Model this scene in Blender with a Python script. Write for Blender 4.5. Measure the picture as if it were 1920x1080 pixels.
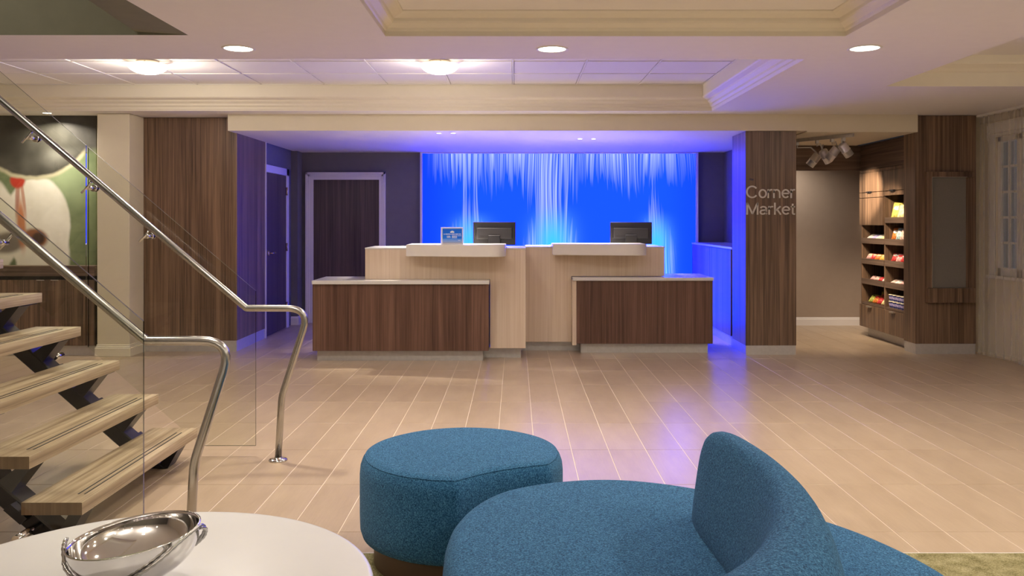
import bpy, bmesh, math, random
from mathutils import Vector, Matrix, Euler
random.seed(7)
S = bpy.context.scene
COL = S.collection
PI = math.pi
R = math.radians
for o in list(bpy.data.objects):
    bpy.data.objects.remove(o)

# ------------------------------------------------------------------ camera
FPX = 1587.0
cam = bpy.data.cameras.new('camera')
cam.sensor_width = 36.0
cam.lens = FPX / 1920 * 36
cam.shift_x = -7 / 1920
cam.shift_y = -126 / 1920
cam.clip_start = 0.05
co = bpy.data.objects.new('camera', cam)
COL.objects.link(co)
co.location = (0, 0, 1.35)
co.rotation_euler = (R(90), 0, 0)
S.camera = co
# ------------------------------------------------------------------ world, exposure
w = bpy.data.worlds.new('world')
S.world = w
w.use_nodes = True
w.node_tree.nodes['Background'].inputs[0].default_value = (0.05, 0.05, 0.06, 1)
w.node_tree.nodes['Background'].inputs[1].default_value = 0.3
S.view_settings.view_transform = 'Standard'
S.view_settings.look = 'None'
S.view_settings.gamma = 1
S.view_settings.use_curve_mapping = False
S.view_settings.exposure = 0.0
# light powers (lamps go with fixtures built below, the unseen ones added)
WARM = (1.0, 0.90, 0.755)
P_CAN = 25        # recessed ceiling cans in view
P_NEAR = 21       # cans added overhead above and beside the seats, out of view
P_BACK = 2       # cans added behind the camera, unseen
P_BOWL = 28       # glass bowl lights in the tiled ceiling
P_SPOT = 17        # twin spots over the desk
P_SMALL = 16      # small cans by the artwork
P_TRACK = 70      # track heads in the market
P_FLOOR = 42      # uplighters added unseen behind the camera to brighten the ceiling
BLUE_GAIN = 9.0   # strength of the backlit blue wall


# ------------------------------------------------------------------ node helpers
class NT:
    def __init__(s, m):
        m.use_nodes = True
        s.t = m.node_tree
        s.n = s.t.nodes
        s.l = s.t.links
        s.n.clear()
        s.out = s.n.new('ShaderNodeOutputMaterial')

    def new(s, k, **kw):
        nd = s.n.new(k)
        for a, b in kw.items():
            setattr(nd, a, b)
        return nd

    def put(s, sock, v):
        if isinstance(v, bpy.types.NodeSocket):
            s.l.new(v, sock)
        elif isinstance(v, (tuple, list)):
            sock.default_value = tuple(v) if len(v) != 3 or sock.type == 'VECTOR' else (*v, 1)
        else:
            sock.default_value = v

    def m(s, op, a, b=0.0, c=0.0, clamp=False):
        nd = s.new('ShaderNodeMath', operation=op, use_clamp=clamp)
        s.put(nd.inputs[0], a)
        s.put(nd.inputs[1], b)
        s.put(nd.inputs[2], c)
        return nd.outputs[0]

    def coord(s, kind='Object'):
        return s.new('ShaderNodeTexCoord').outputs[kind]

    def mapping(s, vec, scale=(1, 1, 1), loc=(0, 0, 0)):
        nd = s.new('ShaderNodeMapping')
        s.put(nd.inputs['Vector'], vec)
        nd.inputs['Scale'].default_value = scale
        nd.inputs['Location'].default_value = loc
        return nd.outputs[0]

    def noise(s, vec, scale, detail=3, rough=.5, dist=0):
        nd = s.new('ShaderNodeTexNoise')
        s.put(nd.inputs['Vector'], vec)
        nd.inputs['Scale'].default_value = scale
        nd.inputs['Detail'].default_value = detail
        nd.inputs['Roughness'].default_value = rough
        nd.inputs['Distortion'].default_value = dist
        return nd.outputs['Fac']

    def ramp(s, fac, stops):
        nd = s.new('ShaderNodeValToRGB')
        e = nd.color_ramp.elements
        while len(e) < len(stops):
            e.new(0.5)
        for q, (p, c) in zip(e, stops):
            q.position = p
            q.color = (*c, 1)
        s.put(nd.inputs[0], fac)
        return nd.outputs[0]

    def mix(s, fac, a, b, mode='MIX'):
        nd = s.new('ShaderNodeMix', data_type='RGBA', blend_type=mode)
        s.put(nd.inputs[0], fac)
        s.put(nd.inputs[6], a)
        s.put(nd.inputs[7], b)
        return nd.outputs[2]

    def xyz(s, vec):
        nd = s.new('ShaderNodeSeparateXYZ')
        s.put(nd.inputs[0], vec)
        return nd.outputs

    def bsdf(s, color, rough=.5, metal=0.0, spec=.5, bump=None, bstr=.2, bdist=.002, **kw):
        p = s.new('ShaderNodeBsdfPrincipled')
        s.put(p.inputs['Base Color'], color)
        s.put(p.inputs['Roughness'], rough)
        s.put(p.inputs['Metallic'], metal)
        s.put(p.inputs['Specular IOR Level'], spec)
        for k, v in kw.items():
            s.put(p.inputs[k.replace('_', ' ')], v)
        if bump is not None:
            b = s.new('ShaderNodeBump')
            b.inputs['Strength'].default_value = bstr
            b.inputs['Distance'].default_value = bdist
            s.put(b.inputs['Height'], bump)
            s.l.new(b.outputs[0], p.inputs['Normal'])
        s.l.new(p.outputs[0], s.out.inputs[0])
        return p


MAT = {}


def plain(name, color, rough=.5, metal=0.0, spec=.5, noise=.04, nscale=12, **kw):
    m = bpy.data.materials.new(name)
    t = NT(m)
    f = t.noise(t.coord(), nscale, 4)
    a = tuple(max(0, c * (1 - noise)) for c in color)
    b = tuple(min(1, c * (1 + noise)) for c in color)
    t.bsdf(t.ramp(f, [(.3, a), (.7, b)]), rough, metal, spec, **kw)
    MAT[name] = m
    return m


def wood(name, dark, mid, light, axis=2, fine=110, rough=.42, along=1.2, spec=.35):
    m = bpy.data.materials.new(name)
    t = NT(m)
    sc = [1, 1, 1]
    sc[axis] = along / fine
    v = t.mapping(t.coord(), tuple(sc))
    f1 = t.noise(v, fine, 3, .6, .25)
    sc2 = [1, 1, 1]
    sc2[axis] = .02
    f2 = t.noise(t.mapping(t.coord(), tuple(sc2), (3, 7, 1)), 30, 4, .65, .3)
    f3 = t.noise(t.mapping(t.coord(), tuple(sc2), (13, 2, 5)), 5, 2, .5)
    f = t.m('ADD', t.m('MULTIPLY', f1, .34), t.m('ADD', t.m('MULTIPLY', f2, .46), t.m('MULTIPLY', f3, .20)))
    c = t.ramp(f, [(.38, dark), (.5, mid), (.61, light)])
    t.bsdf(c, rough, 0, spec, bump=f1, bstr=.08, bdist=.001)
    MAT[name] = m
    return m


def emit(name, color, strength):
    m = bpy.data.materials.new(name)
    t = NT(m)
    e = t.new('ShaderNodeEmission')
    t.put(e.inputs[0], color)
    t.put(e.inputs[1], strength)
    t.l.new(e.outputs[0], t.out.inputs[0])
    MAT[name] = m
    return m


plain('ceiling_paint', (.84, .80, .76), .75, noise=.01, spec=.2)
plain('cream_paint', (.74, .67, .53), .7, noise=.01, spec=.25)
plain('trim_paint', (.78, .72, .60), .55, noise=.01, spec=.3)
plain('window_paint', (.80, .77, .72), .5)
plain('door_trim_paint', (.74, .70, .70), .45, noise=.01)
plain('grey_wall', (.155, .145, .16), .75, noise=.03, spec=.2)
plain('taupe_wall', (.36, .285, .235), .8, noise=.02, spec=.15)
plain('dark_olive', (.20, .195, .145), .8, noise=.04, spec=.15)
plain('grout', (.74, .63, .50), .7, noise=.05)
plain('stainless', (.46, .45, .43), .27, 1.0, noise=.03, nscale=60)
plain('brushed_kick', (.56, .54, .52), .36, .45, noise=.06, nscale=30)
plain('spot_metal', (.78, .75, .76), .33, .55)
plain('chrome', (.72, .71, .70), .07, 1.0, noise=.01)
plain('brass', (.70, .52, .30), .25, 1.0)
plain('black_steel', (.012, .012, .016), .32, .2, noise=.1)
plain('black_strip', (.015, .014, .013), .6)
plain('quartz', (.72, .70, .66), .18, noise=.05, nscale=160)
plain('white_shelf', (.78, .74, .68), .3, noise=.015)
plain('table_white', (.64, .635, .62), .30, noise=.01)
plain('monitor_plastic', (.018, .017, .020), .4, noise=.05)
plain('monitor_recess', (.035, .033, .036), .45, noise=.05)
plain('lettering', (.62, .58, .53), .35, .3)
plain('blue_lettering', (.02, .035, .10), .4)
plain('grey_board', (.20, .18, .155), .8, noise=.04, nscale=60)
plain('plinth_brown', (.09, .05, .03), .5)
plain('frosted_acrylic', (.70, .68, .72), .2)
plain('white_print', (.85, .88, .92), .5)
plain('pale_print', (.45, .60, .88), .5)
plain('bowl_trim', (.55, .50, .42), .3, .8)
plain('shade_white', (.8, .78, .74), .6)
wood('walnut', (.042, .025, .016), (.158, .096, .059), (.275, .172, .108), rough=.33, spec=.5)
wood('walnut_cross', (.065, .043, .032), (.135, .090, .066), (.20, .135, .10), axis=1, fine=70)
wood('walnut_cross_back', (.065, .043, .032), (.135, .090, .066), (.20, .135, .10), axis=0, fine=70)
wood('sapele', (.066, .031, .020), (.128, .066, .044), (.195, .105, .072), fine=140)
wood('dark_door', (.040, .026, .028), (.075, .050, .048), (.110, .075, .070), fine=90)
wood('maple', (.64, .50, .37), (.70, .565, .43), (.75, .62, .49), fine=90, rough=.4)
wood('tread_oak', (.21, .145, .085), (.41, .31, .20), (.61, .50, .345), axis=1, fine=60, rough=.38)
wood('tread_end', (.10, .06, .03), (.17, .11, .06), (.25, .17, .10), axis=2, fine=140)


def floor_mat():
    m = bpy.data.materials.new('floor_tile')
    t = NT(m)
    oi = t.new('ShaderNodeObjectInfo').outputs['Random']
    gi = t.new('ShaderNodeNewGeometry').outputs['Random Per Island']
    rnd = t.m('FRACT', t.m('ADD', oi, gi))
    pos = t.new('ShaderNodeNewGeometry').outputs['Position']
    v = t.mapping(pos, (1, .05, 1))
    f1 = t.noise(v, 120, 3, .6)
    f2 = t.noise(t.mapping(pos, (1, .3, 1)), 9, 4, .6)
    f = t.m('ADD', t.m('MULTIPLY', f1, .35), t.m('ADD', t.m('MULTIPLY', f2, .53), t.m('MULTIPLY', rnd, .12)))
    c = t.ramp(f, [(.25, (.36, .265, .18)), (.5, (.44, .332, .232)), (.75, (.51, .395, .285))])
    t.bsdf(c, t.m('ADD', .25, t.m('MULTIPLY', f1, .10)), 0, .5, bump=f1, bstr=.06, bdist=.001)
    MAT['floor_tile'] = m


floor_mat()


def fabric_mat():
    m = bpy.data.materials.new('teal_wool')
    t = NT(m)
    c = t.coord()
    f = t.noise(c, 210, 3, .75)
    g = t.noise(c, 900, 2, .7)
    h = t.m('ADD', t.m('MULTIPLY', f, .65), t.m('MULTIPLY', g, .35))
    col = t.ramp(h, [(.36, (.004, .022, .055)), (.5, (.026, .125, .265)), (.64, (.12, .33, .56))])
    p = t.bsdf(col, .95, 0, .1, bump=h, bstr=.9, bdist=.004, Sheen_Weight=.08, Sheen_Roughness=.5)
    MAT['teal_wool'] = m


fabric_mat()


def carpet_mat():
    m = bpy.data.materials.new('olive_carpet')
    t = NT(m)
    c = t.coord()
    f = t.noise(c, 140, 4, .7)
    g = t.noise(c, 14, 3, .6)
    h = t.m('ADD', t.m('MULTIPLY', f, .6), t.m('MULTIPLY', g, .4))
    col = t.ramp(h, [(.36, (.12, .10, .04)), (.5, (.27, .24, .12)), (.64, (.42, .37, .22))])
    t.bsdf(col, .95, 0, .05, bump=f, bstr=.8, bdist=.006)
    MAT['olive_carpet'] = m


carpet_mat()


def glass_mat(name, tint, ior=1.5, boost=1.0, base=0.0):
    m = bpy.data.materials.new(name)
    t = NT(m)
    fr = t.new('ShaderNodeFresnel')
    fr.inputs[0].default_value = ior
    tr = t.new('ShaderNodeBsdfTransparent')
    t.put(tr.inputs[0], tint)
    gl = t.new('ShaderNodeBsdfGlossy')
    gl.inputs['Roughness'].default_value = .02
    t.put(gl.inputs[0], (.95, .97, .96))
    mx = t.new('ShaderNodeMixShader')
    front = t.m('SUBTRACT', 1.0, t.new('ShaderNodeNewGeometry').outputs['Backfacing'])
    t.put(mx.inputs[0], t.m('MULTIPLY', t.m('ADD', t.m('MULTIPLY', fr.outputs[0], boost), base, clamp=True), front))
    t.l.new(tr.outputs[0], mx.inputs[1])
    t.l.new(gl.outputs[0], mx.inputs[2])
    t.l.new(mx.outputs[0], t.out.inputs[0])
    MAT[name] = m


glass_mat('clear_glass', (.945, .955, .925), boost=.8)
glass_mat('glass_edge', (.16, .19, .165), boost=.8, base=.10)
glass_mat('window_glass', (.75, .8, .85), boost=1.0, base=.05)


def sheer_mat():
    m = bpy.data.materials.new('sheer_voile')
    t = NT(m)
    c = t.coord()
    f = t.noise(t.mapping(c, (1, 1, .02)), 160, 2, .5)
    df = t.new('ShaderNodeBsdfDiffuse')
    t.put(df.inputs[0], (.72, .65, .55))
    tl = t.new('ShaderNodeBsdfTranslucent')
    t.put(tl.inputs[0], (.72, .65, .55))
    m1 = t.new('ShaderNodeMixShader')
    m1.inputs[0].default_value = .35
    t.l.new(df.outputs[0], m1.inputs[1])
    t.l.new(tl.outputs[0], m1.inputs[2])
    tr = t.new('ShaderNodeBsdfTransparent')
    m2 = t.new('ShaderNodeMixShader')
    t.put(m2.inputs[0], t.m('ADD', .24, t.m('MULTIPLY', f, .08)))
    t.l.new(tr.outputs[0], m2.inputs[1])
    t.l.new(m1.outputs[0], m2.inputs[2])
    t.l.new(m2.outputs[0], t.out.inputs[0])
    MAT['sheer_voile'] = m


sheer_mat()
emit('lens_light', (1.0, .93, .84), 9)
emit('spot_light', (1.0, .95, .9), 14)
emit('night_sky', (.10, .11, .13), .9)


def bowl_glass():
    m = bpy.data.materials.new('lit_bowl_glass')
    t = NT(m)
    p = t.bsdf((.85, .8, .72), .3)
    t.put(p.inputs['Emission Color'], (1, .86, .68))
    p.inputs['Emission Strength'].default_value = 1.4
    MAT['lit_bowl_glass'] = m


bowl_glass()


def blue_panel_mat():
    """Backlit resin wall with vertical fibres set in it: blue light, pale light streaks painted down from the top
    edge, three painted plumes of lamp light rising from the bottom, cyan low down."""
    m = bpy.data.materials.new('backlit_blue_resin')
    t = NT(m)
    x, y, z = t.xyz(t.coord())          # object coordinates in metres, z from the floor
    slant = t.m('ADD', x, t.m('MULTIPLY', t.m('SUBTRACT', t.noise(t.mapping(t.coord(), (1, 1, .15)), 3.0, 1), .5), .22))

    def lines(fr, off, zs=.35):
        cb = t.new('ShaderNodeCombineXYZ')
        t.put(cb.inputs[0], t.m('MULTIPLY', slant, fr))
        t.put(cb.inputs[1], off)
        t.put(cb.inputs[2], t.m('MULTIPLY', z, zs))
        return t.noise(cb.outputs[0], 1.0, 2, .6)

    fine = lines(42, 3.1, .22)
    fine2 = lines(95, 9.7, .4)
    slow = lines(7, 5.5, 0)
    jit = lines(30, 1.7, 0)
    mixl = t.m('ADD', t.m('MULTIPLY', fine, .55), t.m('MULTIPLY', fine2, .45))
    strand = t.m('MULTIPLY', t.m('SUBTRACT', mixl, .43), 7.0, clamp=True)
    dark = t.m('MULTIPLY', t.m('SUBTRACT', .40, mixl), 9.0, clamp=True)
    own = t.m('MULTIPLY', t.m('SUBTRACT', jit, .28), 2.6, clamp=True)    # how far the light runs on each strand

    def gauss(c, wd):
        d = t.m('DIVIDE', t.m('SUBTRACT', x, c), wd)
        return t.m('POWER', 2.718, t.m('MULTIPLY', t.m('MULTIPLY', d, d), -1))

    def sm(v, a, b):
        nd = t.new('ShaderNodeMapRange', interpolation_type='SMOOTHSTEP')
        t.put(nd.inputs[0], v)
        t.put(nd.inputs[1], a)
        t.put(nd.inputs[2], b)
        nd.inputs[3].default_value = 0
        nd.inputs[4].default_value = 1
        return nd.outputs[0]

    down = t.m('SUBTRACT', 2.235, z)    # distance below the top edge
    ln = t.m('ADD', .10, t.m('MULTIPLY', slow, .12))
    ln = t.m('ADD', ln, t.m('MULTIPLY', own, t.m('ADD', .30, t.m('ADD', t.m('MULTIPLY', gauss(.45, .26), 1.3), t.m('MULTIPLY', gauss(-.50, .28), .28)))))
    ln = t.m('ADD', ln, t.m('MULTIPLY', t.m('MULTIPLY', gauss(1.55, .22), own), .35))
    edge = t.m('MULTIPLY', sm(x, -1.2, -.8), t.m('SUBTRACT', 1.0, t.m('MULTIPLY', sm(x, 1.9, 2.25), .8)))
    top = t.m('MULTIPLY', t.m('SUBTRACT', 1.0, t.m('DIVIDE', down, ln), clamp=True), edge)
    bot = None
    glow = None
    for c, wd, hh, gh in ((-.60, .25, .80, .50), (.47, .27, 1.2, .60), (1.84, .19, .85, .50)):
        gx = gauss(c, wd)
        hgt = t.m('MULTIPLY', t.m('MULTIPLY', gx, hh), t.m('ADD', .35, t.m('MULTIPLY', own, 1.0)))
        b = t.m('SUBTRACT', 1.0, t.m('DIVIDE', t.m('SUBTRACT', z, .92), t.m('ADD', hgt, .02)), clamp=True)
        b = t.m('MULTIPLY', b, sm(gx, .08, .45))
        bot = b if bot is None else t.m('MAXIMUM', bot, b)
        g = t.m('MULTIPLY', gauss(c + .02, wd * .8), sm(z, 1.02 + gh, 1.02))
        glow = g if glow is None else t.m('MAXIMUM', glow, g)
    body = t.m('ADD', t.m('MULTIPLY', t.m('POWER', top, .8), .95), t.m('POWER', bot, .75), clamp=True)  # lamp light along the fibres, painted into the emission colour
    streaks = t.m('MULTIPLY', body, t.m('ADD', .07, strand), clamp=True)
    streaks = t.m('MAXIMUM', streaks, t.m('MULTIPLY', glow, .45))
    low = t.m('MULTIPLY', glow, 1.0, clamp=True)
    shade = t.m('ADD', .55, t.m('MULTIPLY', t.m('MULTIPLY', sm(x, -1.3, -.6), t.m('SUBTRACT', 1.0, t.m('MULTIPLY', sm(x, 1.9, 2.4), .6))), .45))
    # resin blue, then the painted light on the fibres and the low cyan glow
    blue = t.mix(shade, (.0, .010, .85), (.011, .105, 1.0))
    rib = t.m('ADD', .85, t.m('MULTIPLY', fine2, .3))
    c1 = t.mix(streaks, blue, (.50, .62, 1.0))
    c2 = t.mix(t.m('MULTIPLY', low, .95), c1, (.05, .66, 1.0))
    c2 = t.mix(t.m('MULTIPLY', t.m('MULTIPLY', body, dark), .8), c2, (.0, .03, .35))
    sep = t.new('ShaderNodeSeparateColor')
    t.put(sep.inputs[0], c2)
    comb = t.new('ShaderNodeCombineColor')
    t.put(comb.inputs[0], sep.outputs[0])
    t.put(comb.inputs[1], sep.outputs[1])
    t.put(comb.inputs[2], t.m('MULTIPLY', t.m('MULTIPLY', sep.outputs[2], BLUE_GAIN), rib))
    e = t.new('ShaderNodeEmission')
    t.put(e.inputs[0], comb.outputs[0])
    e.inputs[1].default_value = 1.0
    t.l.new(e.outputs[0], t.out.inputs[0])
    MAT['backlit_blue_resin'] = m


blue_panel_mat()


def art_mat():
    """Large abstract print: dark disc over pale rounded forms with red and rust strokes on green."""
    m = bpy.data.materials.new('abstract_print')
    t = NT(m)
    x, y, z = t.xyz(t.coord())
    nz = t.noise(t.coord(), 5, 4)
    wob = t.m('MULTIPLY', t.m('SUBTRACT', t.noise(t.coord(), 9, 3), .5), .06)

    def ell(cx, cz, rx, rz, soft=.06, ang=0):
        dx, dz = t.m('SUBTRACT', x, cx), t.m('SUBTRACT', z, cz)
        ca, sa = math.cos(ang), math.sin(ang)
        ux = t.m('ADD', t.m('MULTIPLY', dx, ca), t.m('MULTIPLY', dz, sa))
        uz = t.m('SUBTRACT', t.m('MULTIPLY', dz, ca), t.m('MULTIPLY', dx, sa))
        ux, uz = t.m('DIVIDE', ux, rx), t.m('DIVIDE', uz, rz)
        r = t.m('ADD', t.m('SQRT', t.m('ADD', t.m('MULTIPLY', ux, ux), t.m('MULTIPLY', uz, uz))), wob)
        nd = t.new('ShaderNodeMapRange', interpolation_type='SMOOTHSTEP')
        t.put(nd.inputs[0], r)
        nd.inputs[1].default_value = 1 + soft
        nd.inputs[2].default_value = 1 - soft
        return nd.outputs[0]

    def at(px, py):
        k = 8.6 / FPX
        return ((px - 967) * k, 1.35 - (py - 414) * k)

    k = 8.6 / FPX
    c = t.ramp(nz, [(.3, (.12, .16, .08)), (.7, (.23, .28, .15))])
    c = t.mix(t.m('MULTIPLY', ell(*at(125, 340), 40 * k, 40 * k, .9), .5), c, (.45, .55, .33))
    cream = t.ramp(nz, [(.3, (.74, .70, .61)), (.7, (.86, .83, .76))])
    c = t.mix(ell(*at(70, 420), 62 * k, 88 * k, .05), c, cream)
    c = t.mix(ell(*at(80, 480), 50 * k, 110 * k, .08), c, cream)
    c = t.mix(ell(*at(-40, 430), 75 * k, 105 * k, .05), c, cream)
    c = t.mix(ell(*at(66, 446), 24 * k, 17 * k, .25, R(-12)), c, (.30, .12, .06))
    c = t.mix(t.m('MULTIPLY', ell(*at(72, 447), 12 * k, 11 * k, .3), .9), c, (.06, .04, .035))
    c = t.mix(ell(*at(14, 455), 34 * k, 20 * k, .3, R(8)), c, (.20, .17, .15))
    c = t.mix(t.m('MULTIPLY', ell(*at(40, 420), 8 * k, 45 * k, .5, R(4)), .9), c, (.55, .17, .05))
    c = t.mix(t.m('MULTIPLY', ell(*at(33, 360), 4 * k, 45 * k, .5, R(-3)), .8), c, (.40, .15, .10))
    c = t.mix(t.m('MULTIPLY', ell(*at(43, 365), 3 * k, 40 * k, .5, R(8)), .8), c, (.50, .22, .14))
    c = t.mix(ell(*at(33, 338), 14 * k, 15 * k, .25), c, (.48, .045, .025))
    c = t.mix(ell(*at(62, 225), 118 * k, 112 * k, .03), c, (.50, .46, .32))
    dark = t.ramp(nz, [(.35, (.040, .037, .030)), (.75, (.085, .08, .068))])
    c = t.mix(ell(*at(62, 222), 113 * k, 108 * k, .03), c, dark)
    c = t.mix(t.m('MULTIPLY', ell(*at(120, 275), 36 * k, 20 * k, .9, R(40)), .45), c, (.34, .33, .30))
    top = t.new('ShaderNodeMapRange', interpolation_type='SMOOTHSTEP')
    t.put(top.inputs[0], z)
    top.inputs[1].default_value = 2.0
    top.inputs[2].default_value = 2.12
    c = t.mix(top.outputs[0], c, dark)
    t.bsdf(c, .55, 0, .3)
    MAT['abstract_print'] = m


art_mat()


def sign_mat():
    m = bpy.data.materials.new('blue_placard_print')
    t = NT(m)
    x, y, z = t.xyz(t.coord('Generated'))
    c = t.ramp(z, [(.0, (.45, .42, .45)), (.08, (.30, .42, .75)), (.26, (.12, .32, .85)), (.34, (.01, .17, .80)), (1, (.005, .13, .75))])
    t.bsdf(c, .25)
    MAT['blue_placard_print'] = m


sign_mat()


# ------------------------------------------------------------------ mesh helpers
def BM():
    return bmesh.new()


def box(bm, x0, x1, y0, y1, z0, z1, bev=0.0, seg=1, mi=0):
    ps = [(x, y, z) for z in (z0, z1) for y in (y0, y1) for x in (x0, x1)]
    v = [bm.verts.new(p) for p in ps]
    fs = [bm.faces.new([v[i] for i in q]) for q in ((0, 2, 3, 1), (4, 5, 7, 6), (0, 1, 5, 4), (2, 6, 7, 3), (0, 4, 6, 2), (1, 3, 7, 5))]
    for f in fs:
        f.material_index = mi
    if bev:
        es = list({e for f in fs for e in f.edges})
        r = bmesh.ops.bevel(bm, geom=es, offset=bev, segments=seg, affect='EDGES', profile=.5)
        for f in r['faces']:
            f.material_index = mi
    return v


def prism(bm, pts, axis, a0, a1, mi=0, cap_mi=None):
    """extrude the 2-D polygon pts along axis; pts are (the two other coordinates in order)"""
    def p3(p, a):
        q = list(p)
        q.insert(axis, a)
        return tuple(q)
    n = len(pts)
    A = [bm.verts.new(p3(p, a0)) for p in pts]
    B = [bm.verts.new(p3(p, a1)) for p in pts]
    fs = []
    for i in range(n):
        j = (i + 1) % n
        fs.append(bm.faces.new((A[i], A[j], B[j], B[i])))
    caps = [bm.faces.new(A[::-1]), bm.faces.new(B)]
    for f in fs:
        f.material_index = mi
    for f in caps:
        f.material_index = mi if cap_mi is None else cap_mi
    bmesh.ops.recalc_face_normals(bm, faces=fs + caps)


def tube(bm, path, rad, n=16, caps=True, closed=False):
    P = [Vector(p) for p in path]
    rads = rad if isinstance(rad, (list, tuple)) else [rad] * len(P)
    rings = []
    up = None
    N = len(P)
    for i, p in enumerate(P):
        a = P[(i - 1) % N] if (i > 0 or closed) else p
        b = P[(i + 1) % N] if (i < N - 1 or closed) else p
        d1 = (p - a).normalized() if (p - a).length > 1e-9 else None
        d2 = (b - p).normalized() if (b - p).length > 1e-9 else None
        d = ((d1 or d2) + (d2 or d1)).normalized()
        if up is None:
            up = Vector((0, 0, 1)) if abs(d.z) < .9 else Vector((0, 1, 0))
        u = (up - d * up.dot(d)).normalized()
        up = u
        v = d.cross(u)
        k = 1.0
        if d1 and d2:
            k = 1 / max(.5, d.dot(d2))
        rings.append([bm.verts.new(p + (u * math.cos(2 * PI * j / n) + v * math.sin(2 * PI * j / n)) * rads[i]) for j in range(n)])
    M = N if closed else N - 1
    for i in range(M):
        A, B = rings[i], rings[(i + 1) % N]
        for j in range(n):
            f = bm.faces.new((A[j], A[(j + 1) % n], B[(j + 1) % n], B[j]))
            f.smooth = True
    if caps and not closed:
        bm.faces.new(rings[0][::-1])
        bm.faces.new(rings[-1])


def lathe(bm, prof, c=(0, 0, 0), n=32, mtx=None, smooth=True, mi=0):
    """spin profile [(r, z)] round the z axis at c"""
    rings = []
    for r, z in prof:
        if r < 1e-6:
            rings.append([bm.verts.new((0, 0, z))])
        else:
            rings.append([bm.verts.new((r * math.cos(2 * PI * j / n), r * math.sin(2 * PI * j / n), z)) for j in range(n)])
    fs = []
    for A, B in zip(rings, rings[1:]):
        for j in range(n):
            k = (j + 1) % n
            if len(A) == 1 and len(B) == 1:
                continue
            if len(A) == 1:
                q = (A[0], B[k], B[j])
            elif len(B) == 1:
                q = (A[j], A[k], B[0])
            else:
                q = (A[j], A[k], B[k], B[j])
            f = bm.faces.new(q)
            f.smooth = smooth
            f.material_index = mi
            fs.append(f)
    vs = [v for r in rings for v in r]
    bmesh.ops.recalc_face_normals(bm, faces=fs)
    if mtx:
        bmesh.ops.transform(bm, matrix=mtx, verts=vs)
    bmesh.ops.translate(bm, vec=c, verts=vs)


def catmull(pts, n=8, closed=False):
    P = [Vector(p) for p in pts]
    N = len(P)
    out = []
    rng = range(N) if closed else range(N - 1)
    for i in rng:
        p0 = P[(i - 1) % N] if (closed or i > 0) else P[0]
        p1, p2 = P[i], P[(i + 1) % N]
        p3 = P[(i + 2) % N] if (closed or i + 2 < N) else P[-1]
        for k in range(n):
            t = k / n
            out.append(.5 * ((2 * p1) + (p2 - p0) * t + (2 * p0 - 5 * p1 + 4 * p2 - p3) * t * t + (3 * p1 - p0 - 3 * p2 + p3) * t ** 3))
    if not closed:
        out.append(P[-1])
    return out


def wpos(o):
    v = Vector((0, 0, 0))
    while o is not None:
        v += o.location
        o = o.parent
    return v


def obj(name, bm, mats, parent=None, smooth=None, sub=0):
    me = bpy.data.meshes.new(name)
    if parent is not None:
        bmesh.ops.translate(bm, vec=-wpos(parent), verts=bm.verts)
    if smooth is not None:
        for f in bm.faces:
            f.smooth = smooth
    bm.to_mesh(me)
    bm.free()
    for mm in ([mats] if isinstance(mats, str) else mats):
        me.materials.append(MAT[mm])
    o = bpy.data.objects.new(name, me)
    COL.objects.link(o)
    if parent is not None:
        o.parent = parent
    if sub:
        md = o.modifiers.new('soft', 'SUBSURF')
        md.levels = md.render_levels = sub
    return o


def thing(name, loc, label, cat, group=None):
    o = bpy.data.objects.new(name, None)
    o.empty_display_size = .05
    COL.objects.link(o)
    o.location = loc
    return tag(o, label, cat, group)


def tag(o, label, cat, group=None):
    o['label'] = label
    o['category'] = cat
    if group:
        o['group'] = group
    return o


def struct(name, bm, mats, label=None, parent=None, smooth=None):
    o = obj(name, bm, mats, parent, smooth)
    o['kind'] = 'structure'
    if label:
        o['label'] = label
    return o


def copy_tree(o, loc=None, label=None):
    c = o.copy()
    COL.objects.link(c)
    if loc is not None:
        c.location = loc
    if label:
        c['label'] = label
    for ch in list(o.children):
        d = ch.copy()
        COL.objects.link(d)
        d.parent = c
        for g in list(ch.children):
            e = g.copy()
            COL.objects.link(e)
            e.parent = d
    return c


def lamp(name, kind, loc, power, color=WARM, rot=(0, 0, 0), parent=None, **kw):
    d = bpy.data.lights.new(name, kind)
    d.energy = power
    d.color = color
    for k, v in kw.items():
        setattr(d, k, v)
    o = bpy.data.objects.new(name, d)
    COL.objects.link(o)
    o.rotation_euler = rot
    if parent is not None:
        o.parent = parent
        o.location = Vector(loc) - wpos(parent)
    else:
        o.location = loc
    return o


def aim(o, target):
    d = Vector(target) - wpos(o)
    o.rotation_euler = d.to_track_quat('-Z', 'Y').to_euler()


# ================================================================== STRUCTURE
ZC = 2.419      # main ceiling
ZS = 2.255      # soffit over the desk
ZT = 2.657      # tiled ceiling
XL, XR, YB, YF = -5.6, 4.82, -3.2, 11.25

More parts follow.
